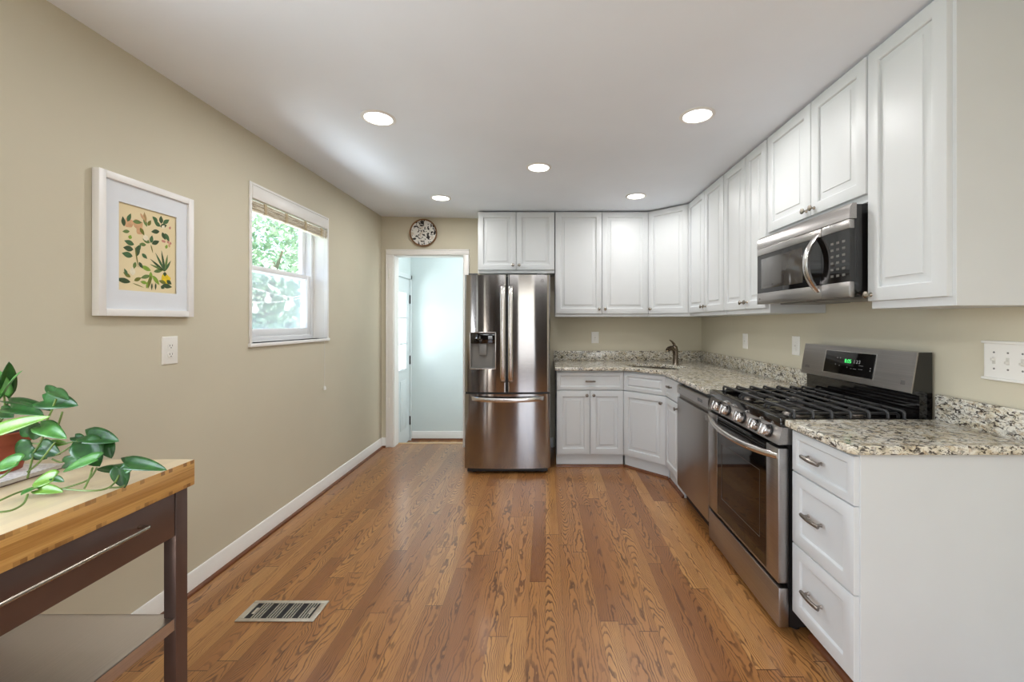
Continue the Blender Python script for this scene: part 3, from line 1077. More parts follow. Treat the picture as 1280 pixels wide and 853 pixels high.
def sink_ring(a, b, n=40, e=3.2, rev=False):
    out = []
    for k in range(n):
        t = 2 * PI * k / n
        c, s = math.cos(t), math.sin(t)
        u = math.copysign(abs(c) ** (2 / e), c) * a
        v = math.copysign(abs(s) ** (2 / e), s) * b
        p = SKC + sd * u + sn * v
        out.append((p.x, p.y))
    return out[::-1] if rev else out


CT = 0.914
far_outer = [(0.085, YB - 0.002), (0.085, 3.73)]
for k in range(7):  # eased bend
    a = k / 6
    far_outer.append((0.66 + 0.085 * a, 3.73 - 0.045 * a * a))
for k in range(7):
    a = k / 6
    far_outer.append((0.925 + 0.045 * (1 - (1 - a) ** 2), 3.505 - 0.095 * a))
far_outer += [(0.97, 2.519), (XR - 0.002, 2.519), (XR - 0.002, YB - 0.002)]
cf = slab('countertop', far_outer, [sink_ring(0.275, 0.185, rev=True)], CT - 0.03, CT, 'granite')
tag(cf, 'long granite countertop turning the corner around the sink, with its splash', 'countertop')
MB().box(0.085, XR - 0.002, YB - 0.024, YB - 0.002, CT, CT + 0.104, 0.002).build('backsplash', 'granite', cf)
MB().box(XR - 0.024, XR - 0.002, 2.519, YB - 0.0245, CT, CT + 0.104, 0.002).build('backsplash', 'granite', cf)
cn = slab('countertop', [(1.0, 1.738), (1.0, 1.38), (1.02, 1.36), (XR - 0.002, 1.36), (XR - 0.002, 1.738)], [], CT - 0.03, CT, 'granite')
tag(cn, 'short granite countertop over the three-drawer cabinet by the switches', 'countertop')
MB().box(XR - 0.024, XR - 0.002, 1.36, 1.738, CT, CT + 0.104, 0.002).build('backsplash', 'granite', cn)

# sink and faucet
sk = thing('sink', 'undermount stainless sink set in the corner of the granite countertop', 'sink', (SKC.x, SKC.y, CT - 0.19))
m = MB()
loops = []
for (a, b, z) in ((0.285, 0.195, 0.158), (0.272, 0.182, 0.158), (0.268, 0.178, 0.05), (0.255, 0.165, 0.012), (0.22, 0.13, 0.004), (0.05, 0.05, 0.002)):
    loops.append([m._v((x - SKC.x, y - SKC.y, z)) for x, y in sink_ring(a, b)])
for p, q in zip(loops, loops[1:]):
    for k in range(len(p)):
        m._f([p[k], p[(k + 1) % len(p)], q[(k + 1) % len(p)], q[k]])
m._f(loops[-1])
m.build('basin', 'nickel', sk)
MB().lathe([(0, 0.008), (0.03, 0.008), (0.042, 0.005), (0.045, 0.0)], (0, 0, 0.002), (0, 0, 1), 20).build('drain', 'nickel', sk)

fa = thing('faucet', 'dark nickel single-lever faucet standing behind the corner sink', 'faucet', (1.250, 4.0, CT))
MB().lathe([(0, 0), (0.030, 0), (0.030, 0.006), (0.026, 0.012), (0.0245, 0.02), (0, 0.02)], (0, 0, 0), (0, 0, 1), 24).build('base', 'bronze', fa)
m = MB()
m.tube([(0, 0, 0.015), (0, 0, 0.05), (-0.002, -0.002, 0.10), (-0.006, -0.005, 0.14), (-0.012, -0.008, 0.165), (-0.022, -0.012, 0.182)], [0.027, 0.026, 0.0265, 0.029, 0.028, 0.018], 16)
m.build('body', 'bronze', fa)
m = MB()
m.tube([(-0.005, -0.005, 0.125), (-0.035, -0.025, 0.155), (-0.06, -0.045, 0.160), (-0.085, -0.065, 0.153), (-0.10, -0.078, 0.143)], [0.021, 0.022, 0.022, 0.023, 0.019], 16)
m.build('spout', 'bronze', fa)
m = MB()
m.tube([(-0.004, -0.002, 0.165), (-0.018, -0.010, 0.196), (-0.045, -0.025, 0.222), (-0.068, -0.038, 0.236)], [0.016, 0.012, 0.008, 0.005], 12)
m.build('lever', 'bronze', fa)

# ------------------------------------------------------------------ refrigerator
fr = thing('refrigerator', 'stainless french-door refrigerator with water dispenser beside the doorway', 'refrigerator', (-0.332, 3.60, 0))
FW = 0.373
SAG = 0.022


def fcurve(x):
    return SAG * (x / FW) ** 2


def fslab(x0, x1, z0, z1, th_=0.055, rnd=0.010):
    m = MB()
    pts = []
    n = 22
    pts.append((x0, th_))
    pts.append((x0, fcurve(x0) + rnd))
    for k in range(1, 4):
        a = k / 4 * PI / 2
        pts.append((x0 + rnd * (1 - math.cos(a)), fcurve(x0) + rnd * (1 - math.sin(a))))
    for k in range(n + 1):
        x = x0 + rnd + (x1 - x0 - 2 * rnd) * k / n
        pts.append((x, fcurve(x)))
    for k in range(3, 0, -1):
        a = k / 4 * PI / 2
        pts.append((x1 - rnd * (1 - math.cos(a)), fcurve(x1) + rnd * (1 - math.sin(a))))
    pts.append((x1, fcurve(x1) + rnd))
    pts.append((x1, th_))
    m.prism(pts, z0, z1)
    return m


MB().box(-0.362, 0.362, 0.062, 0.755, 0.035, 1.725, 0.006).build('cabinet_body', 'fridgeside', fr)
dl = fslab(-FW, -0.009, 0.713, 1.732).build('door', 'steelz', fr)
NX0, NX1, NZ0, NZ1 = -0.322, -0.104, 0.918, 1.228
cut(dl, MB().box(NX0, NX1, -0.05, 0.050, NZ0, NZ1))
drr = fslab(0.004, FW - 0.002, 0.713, 1.732).build('door', 'steelz', fr)
fz = fslab(-FW, FW, 0.05, 0.696, 0.055).build('freezer_drawer', 'steelz', fr)
MB().box(-FW + 0.004, FW - 0.006, 0.03, 0.058, 0.697, 0.712).build('seal_gap', 'blackplastic', fr)
MB().box(-0.35, 0.35, 0.03, 0.06, 0.02, 0.052).build('kick_grille', 'blackplastic', fr)
for x in (-0.3, 0.3):
    for y in (0.09, 0.68):
        MB().lathe([(0, 0), (0.022, 0), (0.022, 0.012), (0.012, 0.016), (0.012, 0.036)], (x, y, 0), (0, 0, 1), 14).build('levelling_foot', 'blackplastic', fr)
MB().box(-0.34, -0.26, 0.02, 0.12, 1.727, 1.745, 0.004).build('hinge_cover', 'fridgeside', fr)
MB().box(0.26, 0.34, 0.02, 0.12, 1.727, 1.745, 0.004).build('hinge_cover', 'fridgeside', fr)


def bar_handle(parent, x, z0, z1, wdt=0.042):
    """flat vertical handle, thicker in the middle, ends turned in"""
    m = MB()
    y0 = fcurve(x)
    pts = [(y0 + 0.004, z0), (y0 - 0.020, z0 + 0.010), (y0 - 0.040, z0 + 0.05)]
    n = 8
    for k in range(1, n):
        pts.append((y0 - 0.040 - 0.010 * math.sin(PI * k / n), z0 + 0.05 + (z1 - z0 - 0.10) * k / n))
    pts += [(y0 - 0.040, z1 - 0.05), (y0 - 0.020, z1 - 0.010), (y0 + 0.004, z1)]
    t = 0.012
    front, back = [], []
    for i, (y, z) in enumerate(pts):
        a = Vector(pts[max(i - 1, 0)]); b = Vector(pts[min(i + 1, len(pts) - 1)])
        d = (b - a).normalized()
        nv = Vector((-d.y, d.x)) * (1 if d.y > 0 else 1)
        front.append((y - abs(nv.x) * t / 2, z + (t / 2 if i > len(pts) / 2 else -t / 2) * abs(nv.y)))
        back.append((y + abs(nv.x) * t / 2, z - (t / 2 if i > len(pts) / 2 else -t / 2) * abs(nv.y)))
    secs = []
    for f, b in zip(front, back):
        c = 0.006
        secs.append([m._v((x - wdt / 2, b[0], b[1])), m._v((x - wdt / 2, (f[0] + b[0]) / 2, (f[1] + b[1]) / 2)), m._v((x - wdt / 2 + c, f[0], f[1])),
                     m._v((x + wdt / 2 - c, f[0], f[1])), m._v((x + wdt / 2, (f[0] + b[0]) / 2, (f[1] + b[1]) / 2)), m._v((x + wdt / 2, b[0], b[1]))])
    for a, b in zip(secs, secs[1:]):
        for k in range(6):
            m._f([a[k], a[(k + 1) % 6], b[(k + 1) % 6], b[k]])
    m._f(secs[0][::-1]); m._f(secs[-1])
    return m.build('handle', 'steelbar', parent, ang=50)


bar_handle(dl, -0.036, 0.80, 1.638)
bar_handle(drr, 0.031, 0.80, 1.638)
# freezer handle: wide bowed bar
m = MB()
secs = []
for k in range(25):
    a = k / 24 * 2 - 1
    x = a * 0.325
    y = fcurve(x) - 0.052 * (1 - abs(a) ** 6) + 0.004 * abs(a)
    z = 0.662 - 0.010 * (1 - a * a)
    secs.append([m._v((x, y + 0.014, z - 0.016)), m._v((x, y + 0.004, z - 0.020)), m._v((x, y, z - 0.010)), m._v((x, y, z + 0.008)), m._v((x, y + 0.004, z + 0.016)), m._v((x, y + 0.014, z + 0.016))])
for a, b in zip(secs, secs[1:]):
    for k in range(6):
        m._f([a[k], a[(k + 1) % 6], b[(k + 1) % 6], b[k]])
m._f(secs[0][::-1]); m._f(secs[-1])
m.build('handle', 'steelbar', fz, ang=50)
# dispenser
dp = MB()
dp.box(NX0, NX1, 0.046, 0.051, NZ0, NZ1)
dp.box(NX0, NX0 + 0.004, 0.006, 0.05, NZ0, NZ1)
dp.box(NX1 - 0.004, NX1, 0.006, 0.05, NZ0, NZ1)
dp.box(NX0, NX1, 0.006, 0.05, NZ0, NZ0 + 0.008, 0.002)
dsp = dp.build('dispenser', 'greyplastic', dl)
MB().box(NX0 + 0.004, NX1 - 0.004, 0.010, 0.046, 1.135, NZ1 - 0.001, 0.004).build('control_panel', 'blackglass', dsp)
MB().box(NX0 + 0.078, NX0 + 0.142, 0.018, 0.042, 1.030, 1.134, 0.006).build('paddle', 'greyplastic', dsp)
m = MB()
m.box(NX0 - 0.006, NX0, fcurve(NX0) - 0.003, 0.04, NZ0 - 0.006, NZ1 + 0.006, 0.002)
m.box(NX1, NX1 + 0.006, fcurve(NX1) - 0.003, 0.04, NZ0 - 0.006, NZ1 + 0.006, 0.002)
m.box(NX0, NX1, 0.001, 0.04, NZ0 - 0.006, NZ0, 0.002)
m.box(NX0, NX1, 0.001, 0.04, NZ1, NZ1 + 0.006, 0.002)
m.build('dispenser_bezel', 'steelbar', dsp)


def emblem(parent, x, y, z, s, rot=(PI / 2, 0, 0), mat='logo', nrm=(0, -1, 0)):
    """round face mark beside the two letters"""
    o = text('emblem', 'LG', s, mat, parent, (x, y, z), rot)
    m = MB()
    c = Vector((-s * 1.02, 0.0, 0))
    pts = [c + Vector((math.cos(t) * s * 0.38, math.sin(t) * s * 0.38, 0)) for t in [0.1 + k * (2 * PI - 0.7) / 20 for k in range(21)]]
    m.tube(pts, s * 0.035, 6)
    m.tube([c + Vector((0, s * 0.18, 0)), c + Vector((0, -s * 0.15, 0)), c + Vector((s * 0.14, -s * 0.15, 0))], s * 0.035, 6)
    m.build('ring_mark', mat, o)
    return o


emblem(drr, 0.295, fcurve(0.295) - 0.0006, 1.682, 0.036)

# ------------------------------------------------------------------ dishwasher
dw = thing('dishwasher', 'stainless dishwasher under the granite between range and narrow cabinet', 'dishwasher', (0.985, 3.117, 0), -PI / 2)
DWW = 0.598
MB().box(0.004, DWW - 0.004, 0.035, 0.60, 0.105, 0.878).build('tub_body', 'fridgeside', dw)
MB().box(0.003, DWW - 0.003, 0.0, 0.034, 0.108, 0.762, 0.004).build('door', 'steeldw', dw)
m = MB()
m.prism([(0.0, 0.795), (0.034, 0.795), (0.034, 0.856), (0.006, 0.856), (0.0, 0.848)], 0.003, DWW - 0.003, Matrix(((0, 0, 1, 0), (1, 0, 0, 0), (0, 1, 0, 0), (0, 0, 0, 1))))
cp = m.build('control_panel', 'steelx', dw)
text('badge', 'LG', 0.014, 'logo', cp, (0.06, -0.0006, 0.832), (PI / 2, 0, 0))
MB().box(0.42, 0.50, -0.0006, 0.001, 0.812, 0.832).build('status_window', 'greyglass', cp)
MB().box(0.006, DWW - 0.006, 0.020, 0.034, 0.762, 0.795).build('pocket_handle', 'dnickel', dw)
MB().box(DWW - 0.05, DWW - 0.012, -0.0006, 0.001, 0.72, 0.748).build('sticker', 'greyplastic', dw)
MB().box(0.004, DWW - 0.004, 0.07, 0.09, 0.0, 0.105).build('toe_kick', 'toe', dw)

# ------------------------------------------------------------------ range
rg = thing('gas_range', 'stainless freestanding gas range with five knobs and black grates', 'range', (0.98, 2.513, 0), -PI / 2)
RW = 0.757
TX = Matrix(((0, 0, 1, 0), (1, 0, 0, 0), (0, 1, 0, 0), (0, 0, 0, 1)))   # (y,z) outline swept along x
MB().box(0.003, RW - 0.003, 0.05, 0.640, 0.03, 0.872).build('oven_body', 'blackplastic', rg)
for x in (0.05, RW - 0.05):
    for y in (0.10, 0.58):
        MB().lathe([(0, 0), (0.02, 0), (0.02, 0.01), (0.012, 0.014), (0.012, 0.03)], (x, y, 0), (0, 0, 1), 12).build('levelling_foot', 'blackplastic', rg)


def bow(x):
    return 0.006 * ((2 * x / RW - 1) ** 2)


MB().box(0.0, RW, 0.004, 0.048, 0.028, 0.196, 0.006).build('storage_drawer', 'steelx', rg)
m = MB()   # oven door: steel frame around black glass
m.box(0.0, 0.128, 0.002, 0.048, 0.216, 0.786, 0.004)
m.box(RW - 0.098, RW, 0.002, 0.048, 0.216, 0.786, 0.004)
m.box(0.126, RW - 0.096, 0.004, 0.048, 0.216, 0.226, 0.002)
od = m.build('oven_door', 'steelx', rg)
gw = MB().box(0.127, RW - 0.097, 0.004, 0.046, 0.2262, 0.786).build('door_glass', 'blackglass', od)
m = MB()
for (x0, x1, z0, z1) in ((0.19, 0.60, 0.332, 0.336), (0.19, 0.60, 0.64, 0.642), (0.187, 0.190, 0.332, 0.642), (0.60, 0.602, 0.332, 0.642)):
    m.box(x0, x1, 0.0028, 0.0045, z0, z1)
m.build('window_outline', 'outline', gw)
m = MB()
for k in range(3):
    m.box(0.14, RW - 0.11, 0.000, 0.006, 0.742 + k * 0.013, 0.748 + k * 0.013, 0.002)
m.build('vent_louver', 'blackplastic', gw)
m = MB()  # curved handle
secs = []
for k in range(25):
    a = k / 24 * 2 - 1
    x = RW / 2 + a * (RW / 2 - 0.006)
    y = 0.004 - 0.050 * (1 - abs(a) ** 2.4)
    z = 0.752 - 0.018 * (1 - a * a)
    h_ = 0.015
    secs.append([m._v((x, y + 0.012, z - h_)), m._v((x, y + 0.002, z - h_)), m._v((x, y - 0.006, z - h_ * 0.4)), m._v((x, y - 0.006, z + h_ * 0.5)), m._v((x, y + 0.002, z + h_)), m._v((x, y + 0.012, z + h_))])
for a, b in zip(secs, secs[1:]):
    for k in range(6):
        m._f([a[k], a[(k + 1) % 6], b[(k + 1) % 6], b[k]])
m._f(secs[0][::-1]); m._f(secs[-1])
m.build('handle', 'steelbar', od, ang=50)
m = MB()
m.prism([(0.0, 0.802), (0.06, 0.802), (0.06, 0.874), (0.022, 0.874)], 0.0, RW, TX)
cpn = m.build('control_panel', 'steelx', rg)
for wy in (2.372, 2.263, 2.093, 1.945, 1.848):
    kx = 2.513 - wy
    nv = Vector((0, -0.957, 0.292))
    o = Vector((kx, 0.0105, 0.838))
    m = MB()
    m.lathe([(0, 0), (0.028, 0), (0.029, 0.004), (0.026, 0.008), (0, 0.008)], o, nv, 24)
    k1 = m.build('knob', 'blackplastic', cpn)
    m = MB()
    m.lathe([(0.0255, 0.007), (0.0250, 0.020), (0.0235, 0.026), (0.021, 0.028), (0, 0.028)], o, nv, 24)
    q = Vector((0, 0, 1)).rotation_difference(nv).to_matrix().to_4x4()
    T = Matrix.Translation(o) @ q
    mm = MB()
    mm.box(-0.0080, 0.0080, -0.0245, 0.0245, 0.026, 0.046, 0.003)
    mm.bm.transform(T)
    tmp = bpy.data.meshes.new('t'); mm.bm.to_mesh(tmp); mm.bm.free()
    m.bm.from_mesh(tmp)
    m.build('knob_cap', 'steelbar', k1)
# cooktop
m = MB()
m.box(-0.002, RW + 0.002, 0.010, 0.600, 0.8745, 0.898, 0.005)
m.box(-0.001, RW + 0.001, 0.009, 0.050, 0.876, 0.915, 0.005)
m.box(0.0, 0.03, 0.012, 0.600, 0.896, 0.911, 0.004)
m.box(RW - 0.03, RW, 0.012, 0.600, 0.896, 0.911, 0.004)
ck = m.build('cooktop', 'blackgloss', rg)
burners = [(0.15, 0.17, 0.036), (0.15, 0.44, 0.028), (RW / 2, 0.30, 0.042), (RW - 0.15, 0.17, 0.044), (RW - 0.15, 0.44, 0.030)]
for bx0, by0, br in burners:
    m = MB()
    m.lathe([(0, 0.8975), (br * 1.35, 0.8975), (br * 1.3, 0.903), (br * 1.05, 0.910), (br * 1.05, 0.916), (0, 0.916)], (bx0, by0, 0), (0, 0, 1), 28)
    b1 = m.build('burner', 'dnickel', ck)
    m = MB()
    m.lathe([(0, 0.9162), (br, 0.9162), (br * 1.02, 0.922), (br * 0.9, 0.926), (0, 0.927)], (bx0, by0, 0), (0, 0, 1), 28)
    m.build('burner_cap', 'iron', b1)
# grates: three sections; bars run across the range and turn down at the ends
ys = [0.085, 0.165, 0.245, 0.325, 0.405, 0.485, 0.555]
gr_spans = [(0.024, 0.262), (0.268, RW - 0.268), (RW - 0.262, RW - 0.024)]
for gi, (g0, g1) in enumerate(gr_spans):
    m = MB()
    rb = 0.0064
    zt = 0.938
    for y in ys:
        pts = []
        if gi == 0:
            pts += [(g0, y, 0.906), (g0, y, zt - 0.010), (g0 + 0.004, y, zt - 0.003), (g0 + 0.012, y, zt)]
        else:
            pts += [(g0, y, zt)]
        pts += [((g0 + g1) / 2, y, zt)]
        if gi == 2:
            pts += [(g1 - 0.012, y, zt), (g1 - 0.004, y, zt - 0.003), (g1, y, zt - 0.010), (g1, y, 0.906)]
        else:
            pts += [(g1, y, zt)]
        m.tube(pts, rb, 8)
    for x in (g0 + 0.03, g1 - 0.03) if gi != 1 else (g0, g1):
        m.tube([(x, ys[0], 0.906), (x, ys[0], zt - 0.022), (x, ys[0] + 0.008, zt - 0.014), (x, 0.3, zt - 0.014), (x, ys[-1] - 0.008, zt - 0.014), (x, ys[-1], zt - 0.022), (x, ys[-1], 0.906)], rb, 8)
    for x in ((g0 + g1) / 2,):
        m.tube([(x, ys[0], zt), (x, ys[1] + 0.03, zt)], rb, 8)
        m.tube([(x, ys[-2] - 0.03, zt), (x, ys[-1], zt)], rb, 8)
    m.build('grate', 'iron', ck)
# back guard
m = MB()
m.prism([(0.598, 0.874), (0.652, 0.874), (0.652, 1.192), (0.5955, 1.192), (0.567, 1.0165), (0.598, 1.008)], 0.0, RW, TX)
bg = m.build('backguard', 'blackgloss', rg)
m = MB()
m.prism([(0.561, 1.020), (0.567, 1.0168), (0.5955, 1.1922), (0.590, 1.192)], 0.0, RW, TX)
gp = m.build('backguard_panel', 'steelx', bg)
sl = Vector((0, 0.029, 0.172)).normalized()
nn = Vector((0, -sl.z, sl.y))


def on_panel(x, s, d=0.0):
    return Vector((x, 0.561, 1.020)) + sl * s + nn * d


def panel_box(x0, x1, s0, s1, d):
    m = MB()
    vs = [m._v(on_panel(x, s, dd)) for dd in (-0.002, d) for (x, s) in ((x0, s0), (x1, s0), (x1, s1), (x0, s1))]
    for q in ((3, 2, 1, 0), (4, 5, 6, 7), (0, 1, 5, 4), (1, 2, 6, 5), (2, 3, 7, 6), (3, 0, 4, 7)):
        m._f([vs[i] for i in q])
    return m


panel_box(0.192, 0.550, 0.026, 0.151, 0.0006).build('display_bezel', 'steelbar', gp)
dsy = panel_box(0.198, 0.544, 0.030, 0.147, 0.0012).build('display', 'blackglass', gp)
prx = (PI / 2 - math.atan2(sl.y, sl.z), 0, 0)
text('clock_digits', '8:05', 0.028, 'clock', dsy, on_panel(0.372, 0.100, 0.0016), prx)
for (x, s, body, sz) in ((0.293, 0.112, '\u2022', 0.022), (0.315, 0.112, '\u2022', 0.022), (0.285, 0.076, '\u2022', 0.022), (0.315, 0.072, '\u2022', 0.022), (0.372, 0.068, '\u2022', 0.016), (0.425, 0.101, '1 2', 0.024), (0.45, 0.101, '3', 0.024),
                         (0.40, 0.066, '\u2013', 0.02), (0.425, 0.066, '\u2013\u2013', 0.02), (0.463, 0.068, '\u2013\u2013\u2013', 0.018), (0.463, 0.086, '\u2013\u2013\u2013', 0.018), (0.525, 0.078, '\u2022', 0.02), (0.525, 0.066, '\u2022', 0.02)):
    text('legend', body, sz, 'legend', dsy, on_panel(x, s, 0.0015), prx)
emblem(gp, 0.062, on_panel(0, 0.042, 0.0008).y, on_panel(0, 0.042).z, 0.020, prx)
panel_box(0.700, 0.722, 0.030, 0.048, 0.0006).build('badge', 'logo', gp)

# ------------------------------------------------------------------ microwave
mw = thing('microwave', 'stainless over-the-range microwave hung below the short cabinet', 'microwave', (1.24, 2.440, 1.423), -PI / 2)
MWW, MH = 0.742, 0.382
MB().box(0.004, MWW - 0.003, 0.020, 0.406, 0.006, MH, 0.003).build('case', 'blackgloss', mw)
m = MB()
m.prism([(0.0, 0.322), (0.030, 0.322), (0.030, MH + 0.004), (0.014, MH + 0.004), (0.003, MH - 0.012)], 0.0, MWW, TX)
m.build('vent_grille', 'steelx', mw)
SPL = 0.568
MWD = MB()
for (x0, x1, z0, z1) in ((0.0, SPL - 0.001, 0.0, 0.064), (0.0, SPL - 0.001, 0.282, 0.320)):
    MWD.box(x0, x1, 0.0, 0.022, z0, z1, 0.003)
mdo = MWD.build('door', 'steelx', mw)
mg = MB().box(0.001, SPL - 0.001, 0.002, 0.022, 0.064, 0.282).build('door_glass', 'blackglass', mdo)
MB().box(0.045, 0.43, 0.0012, 0.004, 0.088, 0.258, 0.001).build('window_mesh', 'greyglass', mg)
m = MB()
m.box(SPL + 0.001, MWW, 0.0, 0.022, 0.0, 0.064, 0.003)
MB().box(SPL + 0.001, MWW, 0.0, 0.022, 0.282, 0.320, 0.003).build('upper_trim', 'steelx', mw)
mc = m.build('control_panel', 'steelx', mw)
mk = MB().box(SPL + 0.001, MWW - 0.001, 0.002, 0.022, 0.064, 0.282).build('keypad', 'blackglass', mc)
for r_ in range(6):
    for c_ in range(3):
        MB().box(SPL + 0.060 + c_ * 0.035, SPL + 0.078 + c_ * 0.035, 0.0012, 0.0025, 0.09 + r_ * 0.028, 0.100 + r_ * 0.028).build('key', 'keygrey', mk)
m = MB()
secs = []
for k in range(21):
    a = k / 20 * 2 - 1
    z = 0.165 + a * 0.142
    y = 0.006 - 0.062 * (1 - abs(a) ** 2.2)
    x = SPL - 0.028 + 0.006 * (1 - a * a) * -1
    wd = 0.036
    secs.append([m._v((x - wd / 2, y + 0.014, z)), m._v((x - wd / 2, y + 0.004, z)), m._v((x - wd / 4, y, z)), m._v((x + wd / 4, y, z)), m._v((x + wd / 2, y + 0.004, z)), m._v((x + wd / 2, y + 0.014, z))])
for a, b in zip(secs, secs[1:]):
    for k in range(6):
        m._f([a[k], a[(k + 1) % 6], b[(k + 1) % 6], b[k]])
m._f(secs[0][::-1]); m._f(secs[-1])
m.build('handle', 'steelbar', mdo, ang=50)
m = MB()
m.box(0.10, 0.34, 0.08, 0.30, -0.004, 0.006, 0.002)
m.box(0.40, 0.64, 0.08, 0.30, -0.004, 0.006, 0.002)
m.build('filter_grille', 'greyplastic', mw)
MB().lathe([(0, 0), (0.007, 0), (0.006, 0.001), (0, 0.001)], (0.03, 0.0, 0.03), (0, -1, 0), 16).build('badge', 'logo', mdo)

# ------------------------------------------------------------------ ceiling lights
lights = [(-0.900, 2.24, 'recessed ceiling light over the left side of the floor, nearest the picture'),
          (0.800, 2.195, 'recessed ceiling light nearest the microwave cabinets'),
          (-0.048, 2.935, 'middle recessed ceiling light, alone between the two pairs'),
          (-0.927, 3.68, 'recessed ceiling light in front of the doorway'),
          (0.782, 3.60, 'recessed ceiling light in front of the corner wall cabinet')]
proto = None
for (x, y, lab) in lights:
    cz = 2.4445 - (x + 1.95) * 0.0218 if x < -0.6 else 2.415 - (x + 0.6) * 0.0012
    if proto is None:
        r = proto = thing('ceiling_light', lab, 'light', (x, y, cz - 0.0015), 0, 'recessed lights in the ceiling')
        m = MB()
        m.lathe([(0.070, -0.001), (0.073, -0.006), (0.082, -0.0055), (0.090, -0.002), (0.090, 0.0), (0.070, 0.0)], (0, 0, 0), (0, 0, 1), 40)
        m.build('trim_ring', 'trim', r)
        m = MB()
        m.lathe([(0.0705, -0.001), (0.05, -0.0030), (0.0, -0.004)], (0, 0, 0), (0, 0, 1), 40)
        m.build('lens', 'lens', r)
    else:
        r = copy_tree(proto)
        r.location = (x, y, cz - 0.0015)
        r['label'] = lab
    l = area('lamp', (x, y, cz - 0.010), (0, 0, 0), 0.12, 0.12, LAMP_POWER, (1.0, 0.99, 0.975), 'DISK')

# ------------------------------------------------------------------ wall plates


def outlet(label, loc, rz, W, H, kind, group=None):
    r = thing('wall_outlet', label, 'outlet', loc, rz, group)
    m = MB()
    m.rings(-W / 2, W / 2, -H / 2, H / 2, [(0, 0), (0, -0.003), (0.003, -0.006), (0.006, -0.0065)])
    p = m.build('cover_plate', 'plate', r)
    if kind == 'duplex':
        for z in (-0.0195, 0.0195):
            m = MB()
            pts = [(0.0165 * math.cos(t), max(-0.0125, min(0.0125, 0.0165 * math.sin(t)))) for t in [2 * PI * k / 28 for k in range(28)]]
            m.prism([(a, -b) for a, b in pts][::-1], 0.0065, 0.0085, Matrix.Translation((0, 0, z)) @ Matrix.Rotation(PI / 2, 4, 'X'))
            s = m.build('receptacle', 'plate', r)
            m = MB()
            m.box(-0.0075, -0.0055, -0.0089, -0.008, z - 0.001, z + 0.007)
            m.box(0.0055, 0.0075, -0.0089, -0.008, z - 0.001, z + 0.007)
            m.lathe([(0, 0), (0.0024, 0), (0.0024, 0.0008), (0, 0.0008)], (0, -0.0081, z - 0.007), (0, -1, 0), 10)
            m.build('slot', 'slot', s)
    else:
        m = MB()
        m.box(-0.0165, 0.0165, -0.0082, -0.006, -0.033, 0.033, 0.001)
        s = m.build('insert', 'plate', r)
        m = MB()
        for z in (-0.02, 0.02):
            m.box(-0.0075, -0.0055, -0.0087, -0.008, z - 0.001, z + 0.006)
            m.box(0.0055, 0.0075, -0.0087, -0.008, z - 0.001, z + 0.006)
        m.box(-0.008, 0.008, -0.0087, -0.008, -0.005, 0.005)
        m.build('slot', 'toggle', s)
    return r


outlet('white duplex outlet on the left wall below the framed print', (XL, 1.918, 1.190), PI / 2, 0.080, 0.128, 'duplex')
outlet('white outlet on the back wall above the countertop', (0.523, YB, 1.158), 0, 0.078, 0.122, 'gfci')
outlet('white outlet on the right wall nearest the corner sink', (XR, 3.433, 1.164), -PI / 2, 0.080, 0.124, 'gfci')
outlet('white outlet on the right wall just beyond the range backguard', (XR, 2.739, 1.165), -PI / 2, 0.080, 0.124, 'gfci')

sw = thing('switch_plate', 'wide white wall plate with toggle switches above the near countertop', 'switch', (XR, 1.4775, 1.180), -PI / 2)
m = MB()
m.rings(-0.0825, 0.0825, -0.064, 0.064, [(0, 0), (0, -0.006), (0.003, -0.008), (0.006, -0.008)])
m.box(-0.088, 0.088, -0.014, -0.0005, 0.062, 0.072, 0.003)
m.box(-0.088, 0.088, -0.014, -0.0005, -0.072, -0.062, 0.003)
m.build('cover_plate', 'plate', sw)
for k, x in enumerate((-0.046, 0.0, 0.046)):
    m = MB()
    m.box(x - 0.0055, x + 0.0055, -0.0095, -0.007, -0.013, 0.013, 0.001)
    m.box(x - 0.0035, x + 0.0035, -0.019, -0.008, (-0.009 if k else 0.0), (0.0 if k else 0.009), 0.0015)
    m.build('toggle', 'toggle', sw)
    m = MB()
    for z in (-0.030, 0.030):
        m.lathe([(0, 0), (0.0035, 0), (0.003, 0.0012), (0, 0.0014)], (x, -0.008, z), (0, -1, 0), 12)
    m.build('screw', 'greyplastic', sw)

# ------------------------------------------------------------------ framed print
pf_ = thing('picture_frame', 'white framed botanical print of leafy sprigs hanging left of the window', 'picture', (XL, 1.803, 1.629), PI / 2)
# local x runs along the wall towards the back, local -y points into the room
HW, HH = 0.215, 0.284
m = MB()
bw = 0.028
for (x0, x1, z0, z1) in ((-HW, -HW + bw, -HH, HH), (HW - bw, HW, -HH, HH), (-HW + bw, HW - bw, -HH, -HH + bw), (-HW + bw, HW - bw, HH - bw, HH)):
    m.box(x0, x1, -0.030, -0.002, z0, z1, 0.0015)
m.build('frame', 'frame', pf_)
m = MB()
PX, PZ0, PZ1 = 0.131, -0.178, 0.178
for (x0, x1, z0, z1) in ((-HW + bw, -PX, -HH + bw, HH - bw), (PX, HW - bw, -HH + bw, HH - bw), (-PX, PX, -HH + bw, PZ0), (-PX, PX, PZ1, HH - bw)):
    m.box(x0, x1, -0.020, -0.016, z0, z1)
m.build('mount', 'mat', pf_)
pr = MB().box(-PX - 0.01, PX + 0.01, -0.0135, -0.003, PZ0 - 0.01, PZ1 + 0.01).build('print', 'print', pf_)


